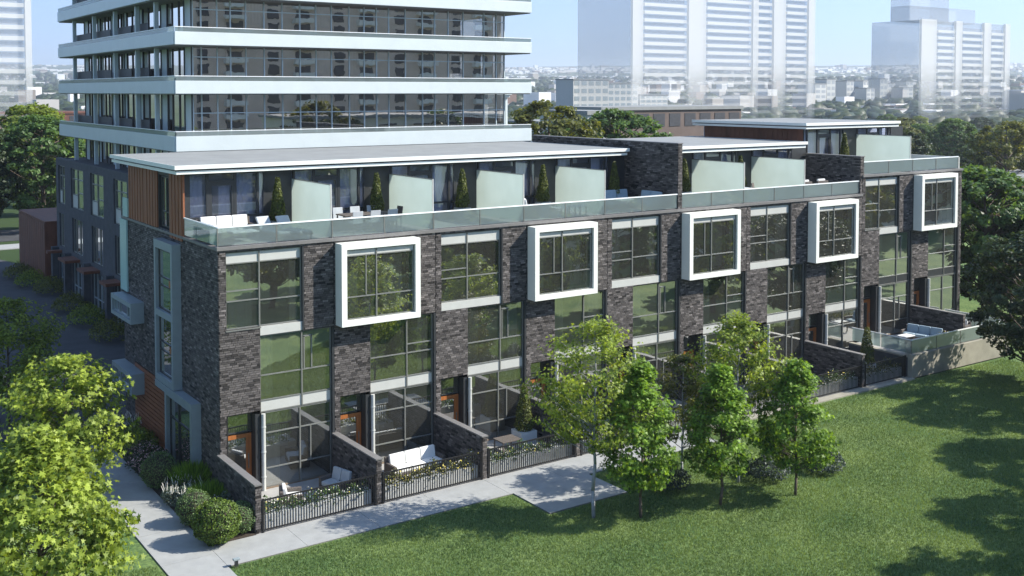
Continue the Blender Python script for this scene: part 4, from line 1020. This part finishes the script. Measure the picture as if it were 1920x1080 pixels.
def cone(label, loc, big=False, s=1):
    t = thing('cone_shrub', label, 'shrub', loc, RNG.uniform(-.1, .1), 'cone shrubs in planter boxes')
    link('planter_box', PLw if big else PLm, t); link('foliage', CM2 if big else CM, t, (0, 0, .58), RNG.uniform(0, 6), s, kind='stuff'); link('stem', STm, t); return t
for k, u, lab in ((0, 3.92, 'cone shrub left of the first frosted screen'), (1, 3.86, 'cone shrub left of the second frosted screen'), (2, 3.63, 'cone shrub left of the third frosted screen'), (3, 3.60, 'cone shrub left of the fourth frosted screen'), (4, 3.45, 'cone shrub against the tall black party wall'), (5, 3.68, 'cone shrub left of the fifth frosted screen'), (6, 3.28, 'cone shrub left of the sixth frosted screen'), (8, 2.9, 'cone shrub on the highest terrace at the right')):
    cone(lab, (UW * k + u, 3.6, TOP + (1.1 if k == 8 else 0)))
cone('large cone shrub in a white planter behind the third fence', (13.6, -1.15, .02), True)
cone('large cone shrub in a white planter beside the concrete terrace', (36.3, -2.3, .02), True)

# ------------------------------------------------------------------ outdoor furniture
def sofa(label, loc, rz, L, mat='sofa', base='wicker', D=.85, seats=3, h=.78, arms=True, name='outdoor_sofa'):
    t = thing(name, label, 'sofa' if L > 1.2 else 'armchair', loc, rz)
    m_ = MB(); m_.box(-L / 2, L / 2, -D / 2, D / 2, .05, .24); m_.build('base', M[base], t, bevel=.015)
    m_ = MB(); m_.box(-L / 2, L / 2, D / 2 - .12, D / 2, .241, h - .1); m_.build('backrest', M[base], t, bevel=.015)
    if arms:
        for s in (-1, 1): m_ = MB(); m_.box(s * L / 2 - (.12 if s > 0 else 0), s * L / 2 + (.12 if s < 0 else 0), -D / 2, D / 2 - .121, .241, .55); m_.build('arm', M[base], t, bevel=.02)
    a0 = -L / 2 + (.13 if arms else .02); w_ = (L - (.26 if arms else .04)) / seats
    for i in range(seats):
        m_ = MB(); m_.box(a0 + i * w_ + .01, a0 + (i + 1) * w_ - .01, -D / 2 + .01, D / 2 - .30, .245, .42); m_.build('seat_cushion', M[mat], t, bevel=.04)
        m_ = MB(); m_.hexa([(a0 + i * w_ + .015, D / 2 - .32, .40), (a0 + (i + 1) * w_ - .015, D / 2 - .32, .40), (a0 + (i + 1) * w_ - .015, D / 2 - .13, .38), (a0 + i * w_ + .015, D / 2 - .13, .38), (a0 + i * w_ + .015, D / 2 - .22, h), (a0 + (i + 1) * w_ - .015, D / 2 - .22, h), (a0 + (i + 1) * w_ - .015, D / 2 - .10, h), (a0 + i * w_ + .015, D / 2 - .10, h)])
        m_.build('back_cushion', M[mat], t, bevel=.03)
    for sx in (-1, 1):
        for sy in (-1, 1): m_ = MB(); m_.box(sx * (L / 2 - .08) - .03, sx * (L / 2 - .08) + .03, sy * (D / 2 - .08) - .03, sy * (D / 2 - .08) + .03, 0, .05); m_.build('foot', M['dframe'], t)
    return t
def table(label, loc, rz, L, D, h, top='sofa', name='low_table', cat='table'):
    t = thing(name, label, cat, loc, rz)
    m_ = MB(); m_.box(-L / 2, L / 2, -D / 2, D / 2, h - .05, h); m_.build('table_top', M[top], t, bevel=.01)
    for sx in (-1, 1):
        for sy in (-1, 1): m_ = MB(); m_.box(sx * (L / 2 - .06) - .025, sx * (L / 2 - .06) + .025, sy * (D / 2 - .06) - .025, sy * (D / 2 - .06) + .025, 0, h - .051); m_.build('leg', M['wicker'], t)
    return t
def chair(label, loc, rz, mat='sofag', group=None):
    t = thing('dining_chair', label, 'chair', loc, rz, group)
    m_ = MB(); m_.box(-.24, .24, -.24, .24, .42, .48); m_.build('seat', M[mat], t, bevel=.015)
    m_ = MB(); m_.hexa([(-.24, .19, .481), (.24, .19, .481), (.24, .24, .481), (-.24, .24, .481), (-.24, .25, .95), (.24, .25, .95), (.24, .30, .95), (-.24, .30, .95)]); m_.build('backrest', M[mat], t, bevel=.01)
    for sx in (-1, 1):
        for sy in (-1, 1): m_ = MB(); m_.box(sx * .2 - .02, sx * .2 + .02, sy * .2 - .02, sy * .2 + .02, 0, .419); m_.build('leg', M['wicker'], t)
    return t
def lounger(label, loc, rz, mat='sofag'):
    t = thing('sun_lounger', label, 'sun lounger', loc, rz)
    m_ = MB(); m_.box(-.33, .33, -1.2, .3, .22, .30); m_.build('frame', M['wicker'], t, bevel=.01)
    m_ = MB(); m_.box(-.30, .30, -1.18, .28, .301, .40); m_.build('seat_cushion', M[mat], t, bevel=.03)
    m_ = MB(); m_.hexa([(-.30, .30, .32), (.30, .30, .32), (.30, .40, .30), (-.30, .40, .30), (-.30, .72, .88), (.30, .72, .88), (.30, .82, .84), (-.30, .82, .84)]); m_.build('backrest', M[mat], t, bevel=.03)
    for sx in (-1, 1):
        for y in (-1.1, .2): m_ = MB(); m_.box(sx * .28 - .025, sx * .28 + .025, y - .025, y + .025, 0, .219); m_.build('leg', M['wicker'], t)
    return t
T = TOP
sofa('white sofa with its back to the penthouse glass, first terrace', (1.6, 3.55, T), 0, 2.3, h=.9)
sofa('white sofa along the glass rail side of the first terrace', (.55, 1.9, T), rad(90), 1.9, h=.86, seats=2)
table('low white table between the white sofas on the first terrace', (1.75, 2.0, T), 0, 1.1, .8, .45)
lounger('left grey-white sun lounger below the first cone shrub', (3.05, 2.2, T), rad(8))
lounger('right grey-white sun lounger below the first cone shrub', (3.85, 2.0, T), rad(8))
table('long dark dining table on the second terrace', (7.6, 2.6, T), 0, 2.4, .95, .74, 'wicker', 'dining_table')
for i in range(3):
    chair(f'{("left", "middle", "right")[i]} grey dining chair on the far side of the dining table', (6.75 + i * .85, 3.35, T), 0, 'sofag', 'dining chairs on the second terrace')
    chair(f'{("left", "middle", "right")[i]} grey dining chair on the rail side of the dining table', (6.75 + i * .85, 1.85, T), rad(180), 'sofag', 'dining chairs on the second terrace')
chair('dark dining chair at the right end of the dining table', (9.1, 2.6, T), rad(-90), 'wicker', 'dining chairs on the second terrace')
sofa('white armchair on the fourth terrace beside the third screen', (16.3, 2.2, T), rad(60), 1.0, seats=1, h=.92, name='outdoor_armchair')
table('left low white table on the fourth terrace', (17.6, 1.6, T), 0, .8, .6, .5)
table('right low white table on the fourth terrace', (18.7, 1.5, T), 0, .8, .6, .5)
sofa('blue-grey corner sofa below the tall black party wall', (22.3, 3.1, T), 0, 2.6, 'sofab', h=.95)
sofa('blue-grey sofa side piece along the tall black party wall', (23.5, 1.7, T), rad(-90), 1.8, 'sofab', h=.95, seats=2)
table('low white table before the blue-grey sofas', (21.6, 1.4, T), 0, .9, .6, .66)
chair('dark chair on the seventh terrace beside the sixth screen', (31.9, 1.9, T), rad(30), 'wicker')
table('grey table beside the dark chair on the seventh terrace', (30.6, 1.9, T), 0, 1.2, .8, .74, 'sofag')
sofa('left white armchair at the rail before the low black wall', (34.9, 1.3, T), rad(180), .9, seats=1, h=1.05, name='outdoor_armchair')
sofa('right white armchair at the rail before the low black wall', (36.3, 1.3, T), rad(180), .9, seats=1, h=1.05, name='outdoor_armchair')
lounger('left dark sun lounger on the highest terrace', (44.6, 2.0, T + 1.1), rad(40), 'wicker')
lounger('right dark sun lounger on the highest terrace', (46.2, 2.0, T + 1.1), rad(40), 'wicker')
sofa('white patio armchair turned sideways, nearest the corner door', (2.0, -2.1, .02), rad(70), .95, seats=1, h=.80, name='outdoor_armchair')
sofa('grey-white patio armchair against the second garden wall', (4.1, -1.8, .02), rad(-75), 1.3, 'sofag', seats=2, h=.85, name='outdoor_armchair')
sofa('long white three-seat patio sofa facing the second fence', (7.75, -1.55, .02), rad(3), 2.5, seats=3, h=.86)
table('dark patio table beside the cone shrub in the third garden', (12.3, -1.7, .02), 0, 1.0, .8, .6, 'wicker')
sofa('pale blue sofa on the raised concrete terrace', (41.9, -2.0, 1.1), rad(-80), 2.4, 'sofab', h=.85)
table('white table on the raised concrete terrace', (40.0, -2.2, 1.1), 0, .9, .6, .62)
sofa('white sofa behind the brick wall at the end of the raised terrace', (45.6, -1.6, 1.1), rad(-80), 1.8, 'sofa', h=.8, seats=2)

# ------------------------------------------------------------------ lawn grass blades
def grass():
    g = np.random.default_rng(4); n = 330000
    X = g.uniform(-9, 46, n * 3); Y = g.uniform(-24, -4.4, n * 3)
    dx = X - CAM[0]; dy = Y - CAM[1]; dep = dx * _Fv[0] + dy * _Fv[1]; lat = dx * _Rv[0] + dy * _Rv[1]
    ok = (np.abs(lat / dep) < .50) & (15.83 / dep < .50)
    ok &= ~((Y > -6.0) & (X < 18.5) & (X > -1.9)) & ~((Y > -4.62) & (X > 18)) & ~((Y > -5.95 + (X - 18.5) * .38) & (X > 18.4) & (X < 22)) & ~((X > -3.8) & (X < -1.8)) & ~((X > 9.6) & (X < 13.6) & (Y > -8.45))
    w = (33.0 / dep) ** 1.2; ok &= g.uniform(0, 1, len(X)) < w * .8
    X = X[ok][:n]; Y = Y[ok][:n]; n = len(X)
    h = g.uniform(.04, .10, n); a = g.uniform(0, 6.28, n); wd = g.uniform(.008, .016, n); lx = g.normal(0, .035, n); ly = g.normal(0, .035, n)
    c, s = np.cos(a) * wd, np.sin(a) * wd
    v = np.stack([np.stack([X - c, Y - s, np.full(n, -.02)], 1), np.stack([X + c, Y + s, np.full(n, -.02)], 1), np.stack([X + lx, Y + ly, h], 1)], 1).reshape(-1, 3)
    tn = np.clip(.45 + .22 * np.sin(X * .9 + np.sin(Y * .7)) * np.sin(Y * 1.1) + g.normal(0, .22, n), 0, 1)
    o = link('lawn_grass', npmesh('lawn_grass', v, np.arange(3 * n).reshape(n, 3), M['grass'], tn), kind='stuff'); tag(o, 'mown green grass blades covering the lawn', 'grass')
grass()

# ------------------------------------------------------------------ background town
def rowhouse(name, label, loc, L, D, Hh, rz, mat, floors, cols, roofm='roof', group=None, cat='building', winm='tdark'):
    t = thing(name, label, cat, loc, rz, group)
    m_ = MB(); m_.box(0, L, 0, D, -2, Hh); m_.build('wall', mat if not isinstance(mat, str) else M[mat], t)
    m_ = MB(); m_.box(-.3, L + .3, -.3, D + .3, Hh + .01, Hh + .6); m_.build('roof', M[roofm], t)
    fh = Hh / floors
    for f_ in range(floors):
        for c in range(cols):
            m_ = MB(); a = L * (c + .15) / cols; b = L * (c + .85) / cols; m_.box(a, b, -.08, -.01, f_ * fh + .3 * fh, f_ * fh + .85 * fh); m_.build('window', M[winm], t)
    return t
p = at(1128, 172, 185); rowhouse('low_brick_building', 'long low brown building behind the soft green tree', (p[0], p[1], 0), 34, 14, 12.6, 0, pm('brown_brick', (0.13, 0.095, 0.08), .85, .15, .5), 3, 9)
p = at(1102, 172, 160); rowhouse('low_white_building', 'pale low building between the two trees behind the party wall', (p[0], p[1], 0), 5.5, 12, 12.4, 0, 'panel', 3, 2)
p = at(1010, 172, 210); rowhouse('low_white_building', 'pale blue-roofed low building right of the tower', (p[0], p[1], 0), 16, 12, 9.5, 0, 'panel', 2, 4)
p = at(1872, 172, 128); rowhouse('bungalow', 'brown house with long grey roof at the right edge', (p[0], p[1], 0), 16, 10, 5.0, 0, 'rust', 1, 4)
p = at(20, 172, 330); rowhouse('low_brick_building', 'long red-roofed low building at the left edge', (p[0] - 20, p[1], 0), 60, 14, 9.0, 0, 'rust', 2, 10, 'rust')
rt_ = random.Random(12)
for i in range(26):
    px = 1515 + i * 7.4 + rt_.uniform(-2, 2); dep = rt_.uniform(900, 1050); p = at(px, 172, dep); h = rt_.uniform(14, 26)
    rowhouse('distant_block', 'pale apartment block in the far row before the town', (p[0], p[1], terr(p[0], p[1])), rt_.uniform(8, 14), 12, h, 0, rt_.choice(('panel', 'pplanter', 'curtain')), 5, 2, 'roof', 'far row of pale apartment blocks', winm='planter')
for i, (px, dep, h) in enumerate(((1075, 520, 26), (1140, 600, 24), (1200, 640, 17))):
    p = at(px, 172, dep); rowhouse('distant_slab', ('leftmost pale slab block', 'middle pale slab block', 'low pale slab block')[i] + ' in the town beyond the tower', (p[0], p[1], terr(p[0], p[1])), 22, 14, h, 0, 'pplanter', 7, 5, winm='gmetal')
# houses and sheds too small to count
def town():
    mb = MB(); g = random.Random(31)
    for i in range(11000):
        px = g.uniform(-60, 1980); dep = 640 * (9.2 ** (g.random() ** .75)); p = at(px, 172, dep); z = terr(p[0], p[1])
        if px < 140 and g.random() < .75: continue
        big = g.random() < .16; w = (g.uniform(25, 80) if big else g.uniform(7, 18)) * (.6 + dep / 5000); d_ = 0; d = g.uniform(8, 20); h = g.uniform(4, 7) if big or g.random() < .96 else g.uniform(10, 20)
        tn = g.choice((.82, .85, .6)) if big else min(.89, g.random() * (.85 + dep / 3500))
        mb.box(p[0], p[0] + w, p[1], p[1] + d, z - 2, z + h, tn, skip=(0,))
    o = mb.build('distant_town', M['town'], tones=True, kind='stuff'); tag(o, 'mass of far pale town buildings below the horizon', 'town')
town()
def forest():
    g = random.Random(91); r = np.random.default_rng(2)
    t = (1 + 5 ** .5) / 2
    V = np.array([(-1, t, 0), (1, t, 0), (-1, -t, 0), (1, -t, 0), (0, -1, t), (0, 1, t), (0, -1, -t), (0, 1, -t), (t, 0, -1), (t, 0, 1), (-t, 0, -1), (-t, 0, 1)], float); V /= np.linalg.norm(V[0])
    Fc = np.array([(0, 11, 5), (0, 5, 1), (0, 1, 7), (0, 7, 10), (0, 10, 11), (1, 5, 9), (5, 11, 4), (11, 10, 2), (10, 7, 6), (7, 1, 8), (3, 9, 4), (3, 4, 2), (3, 2, 6), (3, 6, 8), (3, 8, 9), (4, 9, 5), (2, 4, 11), (6, 2, 10), (8, 6, 7), (9, 8, 1)])
    vs, fs, ts = [], [], []; k = 0
    for i in range(9500):
        px = g.uniform(-60, 1980); dep = 330 * (9 ** (g.random() ** 1.35)); p = at(px, 172, dep); z = terr(p[0], p[1]); s = g.uniform(3, 6) * (1 + dep / 2500)
        jit = 1 + r.normal(0, .18, (12, 1)); v = V * jit * np.array((s, s, s * .8)) + np.array((p[0], p[1], z + s * .5))
        vs.append(v); fs.append(Fc + k); k += 12; ts.append(np.clip(r.normal(.4, .2, 20) + g.uniform(-.2, .2), 0, 1))
    o = link('distant_forest', npmesh('distant_forest', np.concatenate(vs), np.concatenate(fs), M['lf_dark'], np.concatenate(ts)), kind='stuff'); tag(o, 'mass of far dark green trees between the houses', 'forest')
forest()

# ------------------------------------------------------------------ translucent towers
def ghost_tower(name, label, px0, pxc, px1, dep, topz, floors_h, segs, seed, pent=None):
    """px0 far left edge of side face, pxc corner, px1 right edge of the front"""
    c = at(pxc, 172, dep); z0 = terr(c[0], c[1])
    def onY(px, Y):
        d = _Fv * _F + _Rv * (px - 960) + _Uv * (_ppy - 172); return (CAM + d * ((Y - CAM[1]) / d[1]))[0]
    def onX(px, X):
        d = _Fv * _F + _Rv * (px - 960) + _Uv * (_ppy - 172); return (CAM + d * ((X - CAM[0]) / d[0]))[1]
    L = onY(px1, c[1]) - c[0]; D = max(8.0, onX(px0, c[0]) - c[1])
    t = thing(name, label, 'tower', (c[0], c[1], z0))
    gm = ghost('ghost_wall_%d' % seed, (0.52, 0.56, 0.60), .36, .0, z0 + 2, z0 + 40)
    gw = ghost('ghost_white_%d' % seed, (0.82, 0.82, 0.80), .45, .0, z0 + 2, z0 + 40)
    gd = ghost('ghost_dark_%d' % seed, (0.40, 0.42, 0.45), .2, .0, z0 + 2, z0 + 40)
    m_ = MB(); m_.box(0, L, .0, D, 0, topz); m_.build('body', gm, t)
    n = int(topz / floors_h)
    for (a, b, kind) in segs:
        if kind == 'pier':
            m_ = MB(); m_.box(L * a, L * b, -1.2, -.05, 0, topz + .4); m_.build('pier', gw, t)
        else:
            for f_ in range(n):
                z = f_ * floors_h
                m_ = MB(); m_.box(L * a, L * b, -1.0, -.05, z, z + 1.15); m_.build('balcony', gw, t)
                m_ = MB(); m_.box(L * a + .3, L * b - .3, -.12, -.04, z + 1.35, z + floors_h - .3); m_.build('window', gd, t)
    if pent:
        for (a, b, h) in pent: m_ = MB(); m_.box(L * a, L * b, D * .2, D * .6, topz + .02, topz + h); m_.build('roof_house', gm, t)
    return t
ghost_tower('ghosted_tower', 'wide translucent pale tower with balconies, cut by the top edge', 1083, 1182, 1523, 400, 62, 2.9, [(0.0, .05, 'pier'), (.06, .27, 'b'), (.28, .37, 'pier'), (.38, .62, 'b'), (.63, .66, 'pier'), (.66, .74, 'b'), (.75, .82, 'pier'), (.83, .95, 'b'), (.96, 1.0, 'pier')], 1)
ghost_tower('ghosted_tower', 'narrower translucent pale tower with stepped roof at right', 1633, 1722, 1888, 470, 51.5, 2.9, [(.0, .16, 'pier'), (.18, .36, 'b'), (.37, .44, 'pier'), (.45, .68, 'b'), (.69, .77, 'pier'), (.78, .93, 'b'), (.94, 1.0, 'pier')], 2, [(.0, .72, 6.5), (.0, .42, 13)])
ghost_tower('ghosted_tower', 'translucent white tower at the upper left edge', -60, -40, 60, 300, 60, 3.1, [(.0, .86, 'b'), (.88, 1.0, 'pier')], 3)

pb = thing('reflected_terrace_house', 'cream low apartment house across the lawn, opposite the townhouse row', 'building', (40, -36, -.05))
m_ = MB(); m_.box(0, 75, -12, 0, 0, 12.5); m_.build('wall', pm('cream_wall', (0.72, 0.68, 0.56), .8, .08, .4), pb)
m_ = MB(); m_.box(-.4, 75.4, -12.4, .4, 12.51, 12.9); m_.build('roof', M['roof'], pb)
for f_ in range(4):
    for c in range(15):
        m_ = MB(); m_.box(c * 5 + 1, c * 5 + 3.6, .01, .09, f_ * 3.05 + 1.0, f_ * 3.05 + 2.6); m_.build('window', M['tdark'], pb)
        if c % 2: m_ = MB(); m_.box(c * 5 + .6, c * 5 + 4.0, .1, 1.3, f_ * 3.05 + .1, f_ * 3.05 + .95); m_.build('balcony', M['white'], pb)
# apartment house across the park (behind the viewer, seen in the tower's glass)
ab = thing('reflected_apartment_house', 'beige apartment house with white balconies seen in the tower glass', 'building', (50, -135, -.05))
m_ = MB(); m_.box(0, 110, -14, 0, 0, 46); m_.build('wall', M['wicker'] if False else pm('beige_wall', (0.70, 0.58, 0.48), .8, .1, .3), ab)
for f_ in range(15):
    for c in range(14):
        if c % 2 == 0: m_ = MB(); m_.box(c * 7.8 + .5, c * 7.8 + 5.2, .02, 1.5, f_ * 3 + 1.0, f_ * 3 + 2.1); m_.build('balcony', M['white'], ab)
        m_ = MB(); m_.box(c * 7.8 + (1.0 if c % 2 == 0 else 2.5), c * 7.8 + (4.6 if c % 2 == 0 else 5), .01, .1, f_ * 3 + 2.15 - (0.6 if c % 2 else 0), f_ * 3 + 3.6); m_.build('window', M['tdark'], ab)

# ------------------------------------------------------------------ haze
hm, hnt, hout = newmat('haze_air')
pv = hnt.nodes.new('ShaderNodeVolumePrincipled'); pv.inputs['Color'].default_value = (0.80, 0.90, 1.0, 1); pv.inputs['Density'].default_value = 0.00019; pv.inputs['Anisotropy'].default_value = 0.2
hnt.links.new(pv.outputs[0], hout.inputs['Volume'])
hz_ = MB(); hz_.box(-10500, 10500, -10500, 10500, -30, 330); ho = hz_.build('haze', hm, kind='stuff'); tag(ho, 'pale bluish haze over the far town', 'haze')
